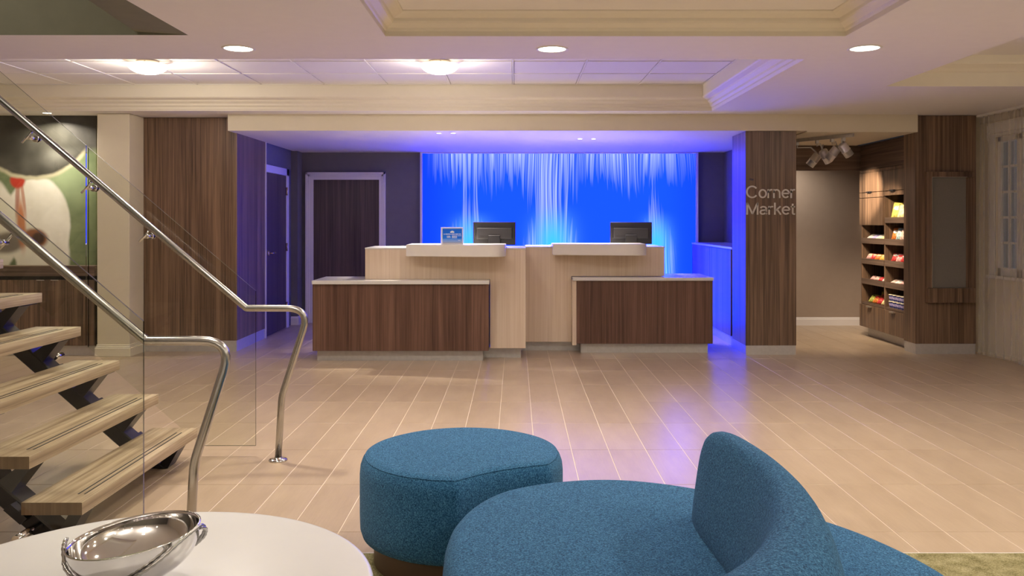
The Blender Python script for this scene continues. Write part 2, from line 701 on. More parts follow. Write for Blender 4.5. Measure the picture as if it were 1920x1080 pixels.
# ---- floor: screed that shows as grout, tiles on it
bm = BM()
box(bm, XL, XR, YB, YF + .1, -.12, -.0015)
floor = struct('floor', bm, 'grout', 'beige wood-look porcelain plank floor with pale grout lines')
TW, TL, TX0, TY0 = .2192, .6594, .109, 3.672
JG = .0042
tm = BM()
box(tm, -TW / 2 + JG / 2, TW / 2 - JG / 2, -TL / 2 + JG / 2, TL / 2 - JG / 2, -.0015, 0, bev=.0006)
tile0 = None
cells = []
for r in range(-1, 12):
    y0, y1 = TY0 + r * TL, TY0 + (r + 1) * TL
    for c in range(-27, 23):
        x0 = TX0 + c * TW
        x1 = x0 + TW
        if x1 < XL or x0 > 4.75:
            continue
        yn = max(y1, .5)
        pxl, pxr = 967 + min(x0, x1) * FPX / yn, 967 + max(x0, x1) * FPX / yn
        vis = pxr > -20 and pxl < 1940
        if r == -1:
            vis = vis and (x0 > -.75)
        cells.append((0 if vis else 1, r, c, x0, y0))
cells.sort(key=lambda q: (q[0], q[1], abs(q[3])))
stuff = BM()
for i, (h, r, c, x0, y0) in enumerate(cells):
    if r == -1:
        if h == 0:
            b = BM()
            box(b, x0 + JG / 2, x0 + TW - JG / 2, 3.432, y0 + TL - JG / 2, -.0015, 0, bev=.0006)
            obj('tile', b, 'floor_tile', floor)
        elif x0 < -.75:
            box(stuff, x0 + JG / 2, x0 + TW - JG / 2, y0 + JG / 2, y0 + TL - JG / 2, -.0015, 0)
        continue
    if i < 298:
        if tile0 is None:
            b = BM()
            bmesh.ops.translate(tm, vec=(0, 0, 0), verts=tm.verts)
            tile0 = obj('tile', tm, 'floor_tile', floor)
            o = tile0
        else:
            o = tile0.copy()
            COL.objects.link(o)
        o.location = (x0 + TW / 2, y0 + TL / 2, 0)
    else:
        box(stuff, x0 + JG / 2, x0 + TW - JG / 2, y0 + JG / 2, y0 + TL - JG / 2, -.0015, 0)
o = obj('tiles_beyond', stuff, 'floor_tile', floor)
o['kind'] = 'stuff'

# ---- carpet and its metal edge
bm = BM()
box(bm, -.645, 4.6, -1.2, 3.420, -.0014, .008, bev=.002)
tag(obj('carpet', bm, 'olive_carpet'), 'olive green carpet under the blue ottomans', 'carpet')
bm = BM()
box(bm, -.645, 4.6, 3.421, 3.431, -.0014, .005)
struct('trim_1', bm, 'quartz', 'pale strip between floor tiles and carpet')

# ---- ceiling
xs = [XL, -1.886, -.757, 1.912, 2.94, XR]
ys = [YB, 1.0, 2.5, 4.089, 4.875, 4.903, 5.60, 6.732, 8.236, 8.78]


def opening(x, y):
    if x < 1.912 and 5.60 < y < 8.236:
        return True
    if -.757 < x < 1.912 and 1.0 < y < 4.903:
        return True
    if x < -1.886 and 2.5 < y < 4.875:
        return True
    if x > 2.94 and 2.5 < y < 6.732:
        return True
    return False


bm = BM()
for x0, x1 in zip(xs, xs[1:]):
    for y0, y1 in zip(ys, ys[1:]):
        if not opening((x0 + x1) / 2, (y0 + y1) / 2):
            box(bm, x0, x1, y0, y1, ZC, ZC + .05)
bmesh.ops.remove_doubles(bm, verts=bm.verts, dist=1e-5)
ceiling = struct('ceiling', bm, 'ceiling_paint', 'smooth pale lobby ceiling with recessed bays')

# tiled bay: sub-ceiling, tiles, T-bars
bm = BM()
box(bm, XL, 2.1, 5.4, 8.4, ZT + .022, ZT + .06)
obj('tile_backing', bm, 'ceiling_paint', ceiling)
CT = .604
t0 = None
g = BM()
for i in range(-9, 4):
    x0 = -.024 + i * CT
    x1 = min(x0 + CT, 1.80)
    box(g, x0 - .006, x0 + .006, 5.55, 8.13, ZT - .004, ZT + .004)
    for j in range(5):
        y1 = 8.10 - j * .585
        y0 = max(y1 - .585, 5.5)
        b = BM()
        box(b, x0 + .009, x1 - .009, y0 + .009, y1 - .009, ZT + .001, ZT + .02, bev=.004)
        if x1 > 1.79 or y0 == 5.5:
            obj('ceiling_tile', b, 'ceiling_paint', ceiling)
        elif t0 is None:
            bmesh.ops.translate(b, vec=(-(x0 + CT / 2), -(y0 + .2925), 0), verts=b.verts)
            t0 = obj('ceiling_tile', b, 'ceiling_paint', ceiling)
            t0.location = (x0 + CT / 2, y0 + .2925, 0)
        else:
            b.free()
            o = t0.copy()
            COL.objects.link(o)
            o.location = (x0 + CT / 2, y0 + .2925, 0)
for j in range(5):
    y = 8.10 - j * .585
    box(g, XL, 1.80, y - .006, y + .006, ZT - .004, ZT + .0041)
obj('ceiling_grid', g, 'ceiling_paint', ceiling)

# crown moulding profile: (inset from opening edge, height above ZC)
PROF = [(0, 0), (.012, .022), (.012, .034), (.030, .050), (.034, .066), (.062, .086), (.068, .098), (.112, .112), (.120, .122), (.120, .128)]


def crown(name, label, side, edge, a0, a1, prof, ztop, flat=None, mat='trim_paint'):
    """side: +y means the moulding stands at the far (y=edge) side facing the camera, etc."""
    pr = [(max(d, .0015), max(h, .0015)) for d, h in prof]
    if flat:
        pr = pr + [(prof[-1][0], flat)]
    back = [(-.045, pr[-1][1]), (-.045, .0015)]
    poly = pr + back
    b = BM()
    if side == 'far':
        prism(b, [(edge - d, ZC + h) for d, h in poly], 0, a0, a1)
    elif side == 'near':
        prism(b, [(edge + d, ZC + h) for d, h in poly], 0, a0, a1)
    elif side == 'right':
        prism(b, [(edge - d, ZC + h) for d, h in poly], 1, a0, a1)
    elif side == 'left':
        prism(b, [(edge + d, ZC + h) for d, h in poly], 1, a0, a1)
    return struct(name, b, mat, label)


HT = ZT - ZC + .02
crown('trim_2', 'stepped cream crown moulding along the far side of the tiled bay', 'far', 8.236, XL, 1.96, PROF, ZT, HT)
crown('trim_3', 'stepped cream crown moulding closing the tiled bay beside the wide soffit', 'right', 1.912, 5.56, 8.28, PROF, ZT, HT)
crown('trim_4', 'hidden near edge of the tiled bay', 'near', 5.60, XL, 1.96, [(0, 0), (.012, .02)], ZT, HT)
PT = [(0, 0), (0, .028), (.010, .034), (.016, .046), (.05, .066), (.056, .076), (.060, .092), (.104, .106), (.118, .118), (.118, .13)]
crown('trim_5', 'crown moulding on the far edge of the square tray ceiling', 'far', 4.903, -.80, 1.96, PT, 0)
crown('trim_6', 'crown moulding on the stair side of the square tray ceiling', 'left', -.757, .95, 4.95, PT, 0)
crown('trim_7', 'crown moulding on the window side of the square tray ceiling', 'right', 1.912, .95, 4.95, PT, 0)
crown('trim_8', 'crown moulding on the camera side of the square tray ceiling', 'near', 1.0, -.80, 1.96, PT, 0)
bm = BM()
box(bm, -.85, 2.0, .9, 5.0, ZC + .125, ZC + .16)
struct('ceiling_tray', bm, 'ceiling_paint', 'flat top of the square tray ceiling')
PR = [(0, 0), (0, .11), (.02, .12), (.04, .14), (.08, .165), (.085, .18), (.085, .24)]
crown('trim_9', 'crown moulding at the far end of the bay by the curtain', 'far', 6.732, 2.9, XR, PR, 0)
crown('trim_10', 'crown moulding on the tray side of the bay by the curtain', 'left', 2.94, 2.45, 6.78, PR, 0)
crown('trim_11', 'crown moulding at the camera end of the bay by the curtain', 'near', 2.5, 2.9, XR, PR, 0)
bm = BM()
box(bm, 2.85, XR, 2.4, 6.85, ZC + .235, ZC + .27)
struct('ceiling_bay', bm, 'ceiling_paint', 'flat top of the ceiling bay by the curtain')

# stair opening: dark painted shaft to the floor above
bm = BM()
box(bm, XL - .1, -1.8875, 4.8735, 4.97, ZC + .001, ZC + .049)
box(bm, XL - .1, -1.90, 4.8735, 4.97, ZC + .049, 4.4)
struct('wall_shaft_far', bm, 'dark_olive', 'dark olive wall inside the stair opening')
bm = BM()
a = [(-1.8875, 4.872, ZC + .001), (-1.8875, 2.51, ZC + .001), (-2.33, 2.51, 4.4), (-2.33, 4.872, 4.4), (-2.19, 4.872, ZC + .02)]
v = [bm.verts.new(p) for p in a]
v2 = [bm.verts.new((p[0] + .001, p[1], p[2] + .0005)) for p in a]
bm.faces.new((v[0], v[1], v[2], v[3], v[4]))
bm.faces.new((v2[4], v2[3], v2[2], v2[1], v2[0]))
for i in range(5):
    j = (i + 1) % 5
    bm.faces.new((v[i], v2[i], v2[j], v[j]))
bmesh.ops.recalc_face_normals(bm, faces=bm.faces)
struct('wall_shaft_side', bm, 'dark_olive', 'dark sloped side of the stair opening')
bm = BM()
box(bm, XL - .1, -1.85, 2.42, 2.5, ZC + .002, 4.4)
box(bm, XL - .1, -1.85, 2.42, 4.97, 4.4, 4.45)
box(bm, XL - .1, XL - .02, 2.42, 4.97, ZC, 4.4)
struct('wall_shaft_near', bm, 'dark_olive', 'dark walls and top of the stair opening')

# soffit over the desk and the market
bm = BM()
box(bm, -2.892, 2.93, 8.50, YF + .05, ZS, ZC + .05)
struct('ceiling_soffit_desk', bm, 'cream_paint', 'lowered cream soffit over the reception desk')
bm = BM()
box(bm, 2.93, 4.045, 8.515, YF + .05, ZS - .012, ZC + .05)
struct('ceiling_soffit_market', bm, 'cream_paint', 'lowered soffit over the snack market')

# ---- walls
bm = BM()
box(bm, XL - .1, XL, YB, 9.0, 0, ZT + .1)
struct('wall_left', bm, 'cream_paint', 'cream wall behind the stairs, left of the art')
bm = BM()
box(bm, XL - .1, XR + .1, YB - .1, YB, 0, ZT)
struct('wall_rear', bm, 'dark_olive', 'dark wall behind the camera')
# right wall with the window opening
wy0, wy1, wz0, wz1 = 6.20, 8.50, .80, 2.19
bm = BM()
for a in ((YB, wy0, 0, ZT + .1), (wy1, 8.9, 0, ZT + .1), (wy0, wy1, 0, wz0), (wy0, wy1, wz1, ZT + .1)):
    box(bm, XR, XR + .12, *a)
box(bm, 4.60, XR + .12, 8.70, 8.80, 0, ZC - .002)
struct('wall_right', bm, 'cream_paint', 'cream window wall behind the sheer curtain')
# art wall
bm = BM()
box(bm, XL, -4.1, 8.66, 8.80, 0, ZC)
struct('wall_art', bm, 'cream_paint', 'wall behind the large abstract print')
# back wall of the desk bay
bm = BM()
box(bm, -2.95, 2.79, 11.22, 11.32, 0, ZS + .05)
struct('wall_back', bm, 'grey_wall', 'purple-grey wall behind the reception desk')
bm = BM()
box(bm, -3.00, -2.915, 9.70, 11.25, 0, ZS + .05)
box(bm, -2.915, -2.83, 10.98, 11.22, 0, ZS + .02)
struct('wall_side_desk', bm, 'grey_wall', 'grey side wall holding the door ajar')
bm = BM()
box(bm, 2.76, 2.84, 8.8, 11.25, 0, ZS + .05)
struct('wall_side_market', bm, 'grey_wall', 'grey side wall between desk and market')
bm = BM()
box(bm, 2.80, 4.6, 10.93, 11.03, 0, ZS + .02)
struct('wall_market', bm, 'taupe_wall', 'taupe wall at the back of the snack market')
bm = BM()
box(bm, 4.55, 4.62, 8.8, 11.03, 0, ZS + .02)
struct('wall_market_side', bm, 'taupe_wall', 'wall behind the snack shelving')


def base_prof(b, x0, x1, y, h=.105, d=.016):
    prism(b, [(y - d, 0), (y - d, h - .025), (y - d * .55, h - .02), (y - d * .55, h - .006), (y, h), (y, 0)], 0, x0, x1)


bm = BM()
base_prof(bm, 2.84, 4.548, 10.93)
struct('baseboard_market', bm, 'door_trim_paint', 'white moulded baseboard at the back of the snack market')
bm = BM()
base_prof(bm, -2.83, -2.68, 11.22, .11)
prism(bm, [(10.98 - .016, 0), (10.98 - .016, .085), (10.98, .11), (10.98, 0)], 0, -2.915, -2.83)
prism(bm, [(-2.83 + .016, 0), (-2.83 + .016, .085), (-2.83, .11), (-2.83, 0)], 1, 10.97, 11.22)
struct('baseboard_desk', bm, 'door_trim_paint', 'white baseboard between the two doors')
bm = BM()
base_prof(bm, XL, -4.3, 8.657)
struct('baseboard_art', bm, 'trim_paint', 'baseboard under the cabinet wall')

# ---- door in the back wall (closed, dark wood)
K = lambda px, y: (px - 967) * y / FPX
d1 = bpy.data.objects.new('door_1', None)
COL.objects.link(d1)
d1.location = (-2.25, 11.22, 0)
d1['kind'] = 'structure'
d1['label'] = 'dark wood door in pale moulded frame behind the desk'
dx0, dx1, dz = K(588, 11.2), K(711, 11.2), 1.893
fx0, fx1, fz = K(573, 11.2), K(723, 11.2), 1.992
bm = BM()
box(bm, dx0 - .004, dx1 + .004, 11.195, 11.215, .008, dz, bev=.002)
obj('door_panel', bm, 'dark_door', d1)
bm = BM()
for (a, b2) in (((fx0, 0), (dx0, fz)), ((dx1, 0), (fx1, fz)), ((dx0, dz), (dx1, fz))):
    box(bm, a[0], b2[0], 11.185, 11.22, a[1], b2[1], bev=.002)
s = .018
for k, yy in ((0, 11.172), (1, 11.179)):
    o1, o2 = s * k, .03 + s * k * 1.4
    box(bm, fx0 + o1, fx0 + o2, yy, 11.19, 0, fz - o1, bev=.003)
    box(bm, fx1 - o2, fx1 - o1, yy, 11.19, 0, fz - o1, bev=.003)
    box(bm, fx0 + o1, fx1 - o1, yy, 11.19, fz - o2, fz - o1, bev=.003)
obj('door_frame', bm, 'door_trim_paint', d1)

# ---- side door, standing slightly proud in its frame
XD = -2.905
d2 = bpy.data.objects.new('door_2', None)
COL.objects.link(d2)
d2.location = (XD, 10.2, 0)
d2['kind'] = 'structure'
d2['label'] = 'dark side door with lever handle beside the purple-lit panel'
bm = BM()
box(bm, XD - .008, XD + .012, 9.80, 10.66, .008, 1.914, bev=.002)
obj('door_panel', bm, 'dark_door', d2)
bm = BM()
box(bm, XD - .01, XD + .022, 10.665, 10.765, 0, 2.005, bev=.003)
box(bm, XD - .01, XD + .022, 9.71, 10.765, 1.918, 2.005, bev=.003)
box(bm, XD - .01, XD + .022, 9.71, 9.795, 0, 2.005, bev=.003)
obj('door_frame', bm, 'door_trim_paint', d2)
for z in (1.72, 1.02, .28):
    bm = BM()
    tube(bm, [(XD + .022, 10.66, z - .05), (XD + .022, 10.66, z + .05)], .012, 10)
    obj('hinge', bm, 'brass', d2)
bm = BM()
lathe(bm, [(0, 0), (.030, 0), (.030, .006), (.022, .012), (0, .012)], (XD + .012, 9.90, .97), 20, Matrix.Rotation(R(90), 4, 'Y'))
tube(bm, [(XD + .02, 9.90, .97), (XD + .06, 9.90, .97), (XD + .066, 9.93, .972), (XD + .064, 10.02, .97)], [.009, .009, .009, .007], 12)
obj('door_handle', bm, 'brass', d2)

# ---- walnut panelling at the left: front face and return
t = thing('wall_panelling', (-3.3, 8.8, 0), 'tall zebra-grain walnut wall panel beside the cream column', 'panelling')
bm = BM()
box(bm, -3.846, -2.88, 8.745, 9.72, .112, ZC - .004, bev=.0015)
obj('veneer_panel', bm, 'walnut', t)
bm = BM()
box(bm, -3.846, -2.884, 8.749, 9.715, 0, .111)
obj('kick_plate', bm, 'brushed_kick', t)
bm = BM()
box(bm, -2.878, -2.866, 9.72, 9.735, 0, ZS)
obj('edge_strip', bm, 'door_trim_paint', t)

# ---- cream column
t = thing('cream_column', (-4.0, 8.6, 0), 'square cream plaster column with moulded base beside the walnut panel', 'column')
bm = BM()
box(bm, -4.167, -3.846, 8.425, 8.95, 0, ZC - .002, bev=.004)
obj('shaft', bm, 'cream_paint', t)
bm = BM()
for d, h in ((.018, .085), (.012, .10), (.006, .118)):
    box(bm, -4.167 - d, -3.846 + d, 8.425 - d, 8.74, 0, h, bev=.003)
obj('base_moulding', bm, 'trim_paint', t)

# ---- walnut column with the market sign
t = thing('market_column', (2.57, 8.7, 0), 'walnut clad column with metal base carrying the market lettering', 'column')
bm = BM()
box(bm, 2.3155, 2.826, 8.526, 9.05, .094, ZS - .002, bev=.0015)
obj('veneer_shaft', bm, 'walnut', t)
bm = BM()
box(bm, 2.319, 2.8225, 8.530, 9.046, 0, .0935)
obj('kick_plate', bm, 'brushed_kick', t)


def arc(cx, cy, rx, ry, a0, a1, n=20):
    return [(cx + rx * math.cos(R(a0 + (a1 - a0) * i / n)), cy + ry * math.sin(R(a0 + (a1 - a0) * i / n))) for i in range(n + 1)]


GLYPH = {      # strokes of each letter, cap height 1, then advance width
    'C': ([arc(.46, .5, .39, .445, 38, 322)], .92),
    'o': ([arc(.31, .36, .245, .305, 0, 360, 28)], .65),
    'r': ([[(.07, 0), (.07, .72)], arc(.30, .42, .23, .25, 180, 90, 10) + [(.36, .67)]], .41),
    'n': ([[(.07, 0), (.07, .72)], arc(.28, .42, .21, .245, 180, 0, 16) + [(.49, 0)]], .62),
    'e': ([[(.08, .375), (.55, .375)], arc(.315, .36, .245, .305, 4, 318, 26)], .65),
    'M': ([[(.06, 0), (.06, 1)], [(.07, .97), (.43, .06)], [(.43, .06), (.79, .97)], [(.80, 0), (.80, 1)]], .93),
    'a': ([arc(.28, .52, .20, .145, 165, 0, 14) + [(.48, .12), (.55, .05)], [(.48, .40), (.22, .365)] + arc(.22, .21, .155, .155, 95, 265, 14) + arc(.24, .30, .24, .245, 268, 352, 10)], .62),
    'k': ([[(.07, 0), (.07, 1)], [(.47, .70), (.09, .31)], [(.22, .44), (.50, .0)]], .55),
    't': ([[(.14, .92), (.14, .17)] + arc(.23, .15, .09, .10, 180, 270, 8) + [(.31, .05)], [(.0, .665), (.31, .665)]], .36),
    'T': ([[(.0, .94), (.72, .94)], [(.36, .94), (.36, 0)]], .78),
    'h': ([[(.07, 0), (.07, 1)], arc(.28, .42, .21, .245, 180, 0, 16) + [(.49, 0)]], .62),
}


def ribbon(bm, pts, w, put):
    P = [Vector(p) for p in pts]
    clean = [P[0]]
    for p in P[1:]:
        if (p - clean[-1]).length > 1e-4:
            clean.append(p)
    P = clean
    closed = (P[0] - P[-1]).length < .02
    L, Rr = [], []
    n = len(P)
    for i, p in enumerate(P):
        a = P[i - 1] if i else (P[-2] if closed else p)
        b = P[i + 1] if i < n - 1 else (P[1] if closed else p)
        d = (b - a).normalized()
        nn = Vector((-d.y, d.x)) * w / 2
        L.append(p + nn)
        Rr.append(p - nn)
    fr = [[bm.verts.new(put(q, 0)) for q in S_] for S_ in (L, Rr)]
    bk = [[bm.verts.new(put(q, 1)) for q in S_] for S_ in (L, Rr)]
    for i in range(n - 1):
        bm.faces.new((fr[0][i], fr[1][i], fr[1][i + 1], fr[0][i + 1]))
        bm.faces.new((fr[0][i], fr[0][i + 1], bk[0][i + 1], bk[0][i]))
        bm.faces.new((fr[1][i + 1], fr[1][i], bk[1][i], bk[1][i + 1]))
    for e in (0, n - 1):
        bm.faces.new((fr[0][e], bk[0][e], bk[1][e], fr[1][e]))


def text_obj(name, body, x0, x1, z0, cap, y, mat, parent, depth=.006, wt=.118):
    tot = sum(GLYPH[c][1] for c in body[:-1])
    last = max(p[0] for st_ in GLYPH[body[-1]][0] for p in st_) + wt / 2
    first = min(p[0] for st_ in GLYPH[body[0]][0] for p in st_) - wt / 2
    sx = (x1 - x0) / (tot + last - first)
    adv = -first
    for ch in body:
        b = BM()
        for st_ in GLYPH[ch][0]:
            ribbon(b, st_, wt, lambda q, k, adv=adv: (x0 + (adv + q[0]) * sx, y - depth * (1 - k), z0 + q[1] * cap))
        bmesh.ops.recalc_face_normals(b, faces=b.faces)
        o = obj(name, b, mat, parent)
        adv += GLYPH[ch][1]
    return o


t = thing('market_lettering', (2.57, 8.526, 1.45), 'raised grey letters reading Corner Market on the walnut column', 'sign')
k = 8.52 / FPX
Z = lambda py, y: 1.35 - (py - 414) * y / FPX
text_obj('letter', 'Corner', K(1399, 8.52), K(1492.5, 8.52), Z(371.5, 8.52), 23.5 * k, 8.5255, 'lettering', t)
text_obj('letter', 'Market', K(1399.5, 8.52), K(1492.5, 8.52), Z(402.5, 8.52), 22.5 * k, 8.5255, 'lettering', t)
o = text_obj('letter', 'The', K(1405, 8.52), K(1413, 8.52), Z(338.5, 8.52), 4.5 * k, 8.5255, 'blue_lettering', t, .003)

# ---- right pillar with grey board
t = thing('walnut_pillar', (4.35, 8.7, 0), 'wide walnut pillar with metal base between snack shelves and curtain', 'column')
bm = BM()
box(bm, 4.045, 4.66, 8.57, 8.825, .105, ZC - .004, bev=.0015)
obj('veneer_shaft', bm, 'walnut', t)
bm = BM()
box(bm, 4.049, 4.656, 8.574, 8.82, 0, .1045)
obj('kick_plate', bm, 'brushed_kick', t)
t = thing('notice_board', (4.4, 8.55, 1.1), 'tall grey fabric board in a walnut surround on the pillar', 'board')
Y = 8.53
bm = BM()
fx = [K(1738, Y), K(1747.5, Y), K(1813, Y), K(1822, Y), K(1826, Y)]
fzz = [Z(567, Y), Z(540, Y), Z(332, Y), Z(322, Y)]
box(bm, fx[0], fx[4], Y - .03, 8.568, fzz[0], fzz[1], bev=.001)
box(bm, fx[0], fx[1], Y, 8.568, fzz[1], fzz[3], bev=.001)
box(bm, fx[1], fx[4], Y, 8.568, fzz[2], fzz[3], bev=.001)
obj('surround', bm, 'walnut', t)
bm = BM()
box(bm, fx[1] + .001, fx[2], 8.548, 8.568, fzz[1] + .001, fzz[2] - .001, bev=.001)
obj('fabric_panel', bm, 'grey_board', t)
bm = BM()
box(bm, fx[1] - .001, fx[1] + .004, Y - .003, 8.56, fzz[1], fzz[2])
box(bm, fx[1], fx[2], Y - .003, 8.56, fzz[2] - .003, fzz[2] + .002)
obj('edge_bead', bm, 'bowl_trim', t)

# ---- backlit blue wall
t = thing('blue_light_wall', (.57, 11.17, 0), 'glowing blue resin wall with painted streaks of light behind the desk', 'light panel')
bx0, bx1 = K(792.5, 11.18), K(1304, 11.18)
bm = BM()
box(bm, bx0, bx1, 11.17, 11.19, .0, 2.236)
o = obj('resin_panel', bm, 'backlit_blue_resin', t)
for v in o.data.vertices:
    v.co += wpos(t)
o.location = -wpos(t)
bm = BM()
box(bm, bx0 - .03, bx0, 11.14, 11.21, 0, ZS - .002)
box(bm, bx1, bx1 + .03, 11.14, 11.21, 0, ZS - .002)
box(bm, bx0, bx1, 11.14, 11.21, 2.236, ZS - .002)
obj('panel_frame', bm, 'door_trim_paint', t)

# ================================================================== RECEPTION DESK
T1, T2 = .779, .742


def curved_shelf(x0, x1, yback, y0, ybulge, z0, z1, rr):
    """thick shelf: straight left end, front edge bowing out, rounded right end"""
    pts = [(x0, yback), (x0, y0)]
    n = 26
    for i in range(1, n + 1):
        s = i / n
        x = x0 + (x1 - rr - x0) * s
        f = s * s * (3 - 2 * s)
        pts.append((x, y0 + (ybulge - y0) * f))
    for i in range(1, 13):
        a = R(-90 + 90 * i / 12)
        pts.append((x1 - rr + rr * math.cos(a), ybulge + rr + rr * math.sin(a)))
    pts.append((x1, yback))
    b = BM()
    prism(b, pts, 2, z0, z1)
    es = [e for e in b.edges if abs(e.verts[0].co.z - e.verts[1].co.z) < 1e-6]
    bmesh.ops.bevel(b, geom=es, offset=.004, segments=2, affect='EDGES')
    return b


# left station
t = thing('reception_desk', (-.6, 8.45, 0), 'two-level wood reception desk nearest the stairs with wide low counter', 'desk')
cx0, cx1 = K(586, 8.10), K(916, 8.10)
bm = BM()
box(bm, cx0, cx1, 8.10, 8.66, .104, T2, bev=.002)
obj('counter_front', bm, 'sapele', t)
bm = BM()
box(bm, cx0 - .004, cx1 + .008, 8.081, 8.677, T2 + .0005, T1, bev=.004, seg=2)
obj('counter_top', bm, 'quartz', t)
bm = BM()
box(bm, K(595, 8.174), K(905.5, 8.174), 8.174, 8.64, 0, .1035)
obj('kick_plate', bm, 'brushed_kick', t)
sx0, sx1 = K(684.5, 8.26), K(985.5, 8.286)
bm = BM()
box(bm, sx0, cx1 + .012, 8.267, 8.845, T1 + .0005, 1.071, bev=.0015)
box(bm, cx1 + .0095, sx1, 8.267, 8.845, .105, 1.071, bev=.0015)
obj('tall_front', bm, 'maple', t)
bm = BM()
box(bm, sx0 - .003, sx1, 8.263, 8.863, 1.0715, 1.0875, bev=.002)
obj('tall_top', bm, 'quartz', t)
bm = BM()
box(bm, K(870, 8.36), K(976.5, 8.36), 8.641, 8.80, 0, .1035)
box(bm, K(905.5, 8.174) + .001, K(976.5, 8.36), 8.36, 8.6405, 0, .1035)
obj('kick_plate', bm, 'brushed_kick', t)
bm = curved_shelf(K(760.5, 8.025), K(948, 8.007), 8.472, 8.062, 7.932, 1.010, 1.123, .149)
obj('transaction_shelf', bm, 'white_shelf', t)
# right station
t = thing('reception_desk', (.95, 8.938, 0), 'two-level wood reception desk nearest the walnut column, low counter on its outer end', 'desk')
cx0, cx1 = K(1081, 8.602), K(1336.5, 8.602)
bm = BM()
box(bm, cx0, cx1, 8.602, 9.217, .1005, T2 - .002, bev=.002)
obj('counter_front', bm, 'sapele', t)
bm = BM()
box(bm, cx0 - .042, cx0 - .0005, 8.604, 8.938, .084, T2 - .002, bev=.001)
obj('end_panel', bm, 'maple', t)
bm = BM()
box(bm, K(1074, 8.584), K(1338.5, 8.584), 8.584, 9.235, T2 - .001, T1 - .004, bev=.004, seg=2)
obj('counter_top', bm, 'quartz', t)
bm = BM()
box(bm, K(1089, 8.668), K(1327, 8.668), 8.668, 9.17, 0, .100)
obj('kick_plate', bm, 'brushed_kick', t)
rx0, rx1 = sx1 + .002, K(1246, 8.733)
bm = BM()
box(bm, rx0, cx0 - .044, 8.733, 9.31, .1005, 1.069, bev=.0015)
box(bm, cx0 - .045, rx1, 8.733, 9.31, T1, 1.069, bev=.0015)
obj('tall_front', bm, 'maple', t)
bm = BM()
box(bm, rx0, rx1 + .004, 8.728, 9.329, 1.0695, 1.0855, bev=.002)
obj('tall_top', bm, 'quartz', t)
bm = BM()
box(bm, K(975, 8.817), K(1089, 8.668) - .001, 8.817, 9.263, 0, .100)
obj('kick_plate', bm, 'brushed_kick', t)
bm = curved_shelf(K(1037, 8.509), K(1214, 8.472), 8.956, 8.537, 8.407, 1.0036, 1.116, .149)
obj('transaction_shelf', bm, 'white_shelf', t)

# side credenza under the market column
t = thing('side_credenza', (2.6, 10.0, 0), 'tall blue-lit walnut credenza with pale top behind the column', 'cabinet')
bm = BM()
box(bm, 2.33, 2.755, 9.09, 11.12, .10, 1.043, bev=.002)
obj('body', bm, 'walnut', t)
for i in range(2):
    bm = BM()
    y0 = 9.12 + i * 1.0
    box(bm, 2.317, 2.3295, y0, y0 + .992, .11, 1.038, bev=.0015)
    obj('door', bm, 'walnut', t)
bm = BM()
box(bm, 2.312, 2.757, 9.07, 11.12, 1.0435, 1.068, bev=.003)
obj('counter_top', bm, 'quartz', t)
bm = BM()
box(bm, 2.34, 2.755, 9.10, 11.1, 0, .0995)
obj('kick_plate', bm, 'brushed_kick', t)


# ---- monitors (backs towards us)
def monitor(x0, x1, ztop, y, yaw, zdesk, label):
    w2, cx = (x1 - x0) / 2, (x0 + x1) / 2
    t = thing('monitor', (cx, y, zdesk), label, 'monitor', 'front desk monitors')
    hgt = ztop - zdesk
    zb = zdesk + .015
    M = lambda b: bmesh.ops.transform(b, matrix=Matrix.Translation((cx, y, 0)) @ Matrix.Rotation(yaw, 4, 'Z'), verts=b.verts)
    b = BM()
    box(b, -w2, w2, -.012, .018, zb, ztop, bev=.006, seg=2)
    M(b)
    obj('casing', b, 'monitor_plastic', t)
    b = BM()
    box(b, -w2 * .83, w2 * .83, -.03, -.0125, zb + .06, ztop - .062, bev=.006, seg=2)
    M(b)
    rb = obj('rear_cover', b, 'monitor_recess', t)
    b = BM()
    for z in (zb + .075, zb + .083, zb + .091):
        box(b, -w2 * .72, -w2 * .2, -.0315, -.0295, z, z + .003)
    M(b)
    obj('vent', b, 'black_strip', rb)
    for s in (-1, 1):
        b = BM()
        box(b, s * w2 * .9 - .005, s * w2 * .9 + .005, -.020, -.0125, zb + .07, ztop - .06, bev=.002)
        M(b)
        obj('side_rib', b, 'monitor_recess', t)
    b = BM()
    box(b, -.06, .06, -.05, -.0305, zdesk + .004, zb + .10, bev=.004)
    M(b)
    obj('stand_neck', b, 'monitor_plastic', t)
    b = BM()
    box(b, -.12, .12, -.09, .10, zdesk + .0005, zdesk + .012, bev=.004)
    M(b)
    obj('stand_base', b, 'monitor_plastic', t)
    b = BM()
    box(b, -w2 + .012, w2 - .012, .0175, .0195, zb + .015, ztop - .012)
    M(b)
    obj('screen', b, 'black_strip', t)
    return t


monitor(K(887, 8.66), K(967, 8.66), Z(416, 8.66), 8.66, R(0), 1.0875, 'black monitor seen from behind next to the small blue placard')
monitor(K(1144, 9.08), K(1222, 9.08), Z(416.5, 9.08), 9.08, R(-5), 1.0855, 'black monitor seen from behind on the desk nearer the walnut column')

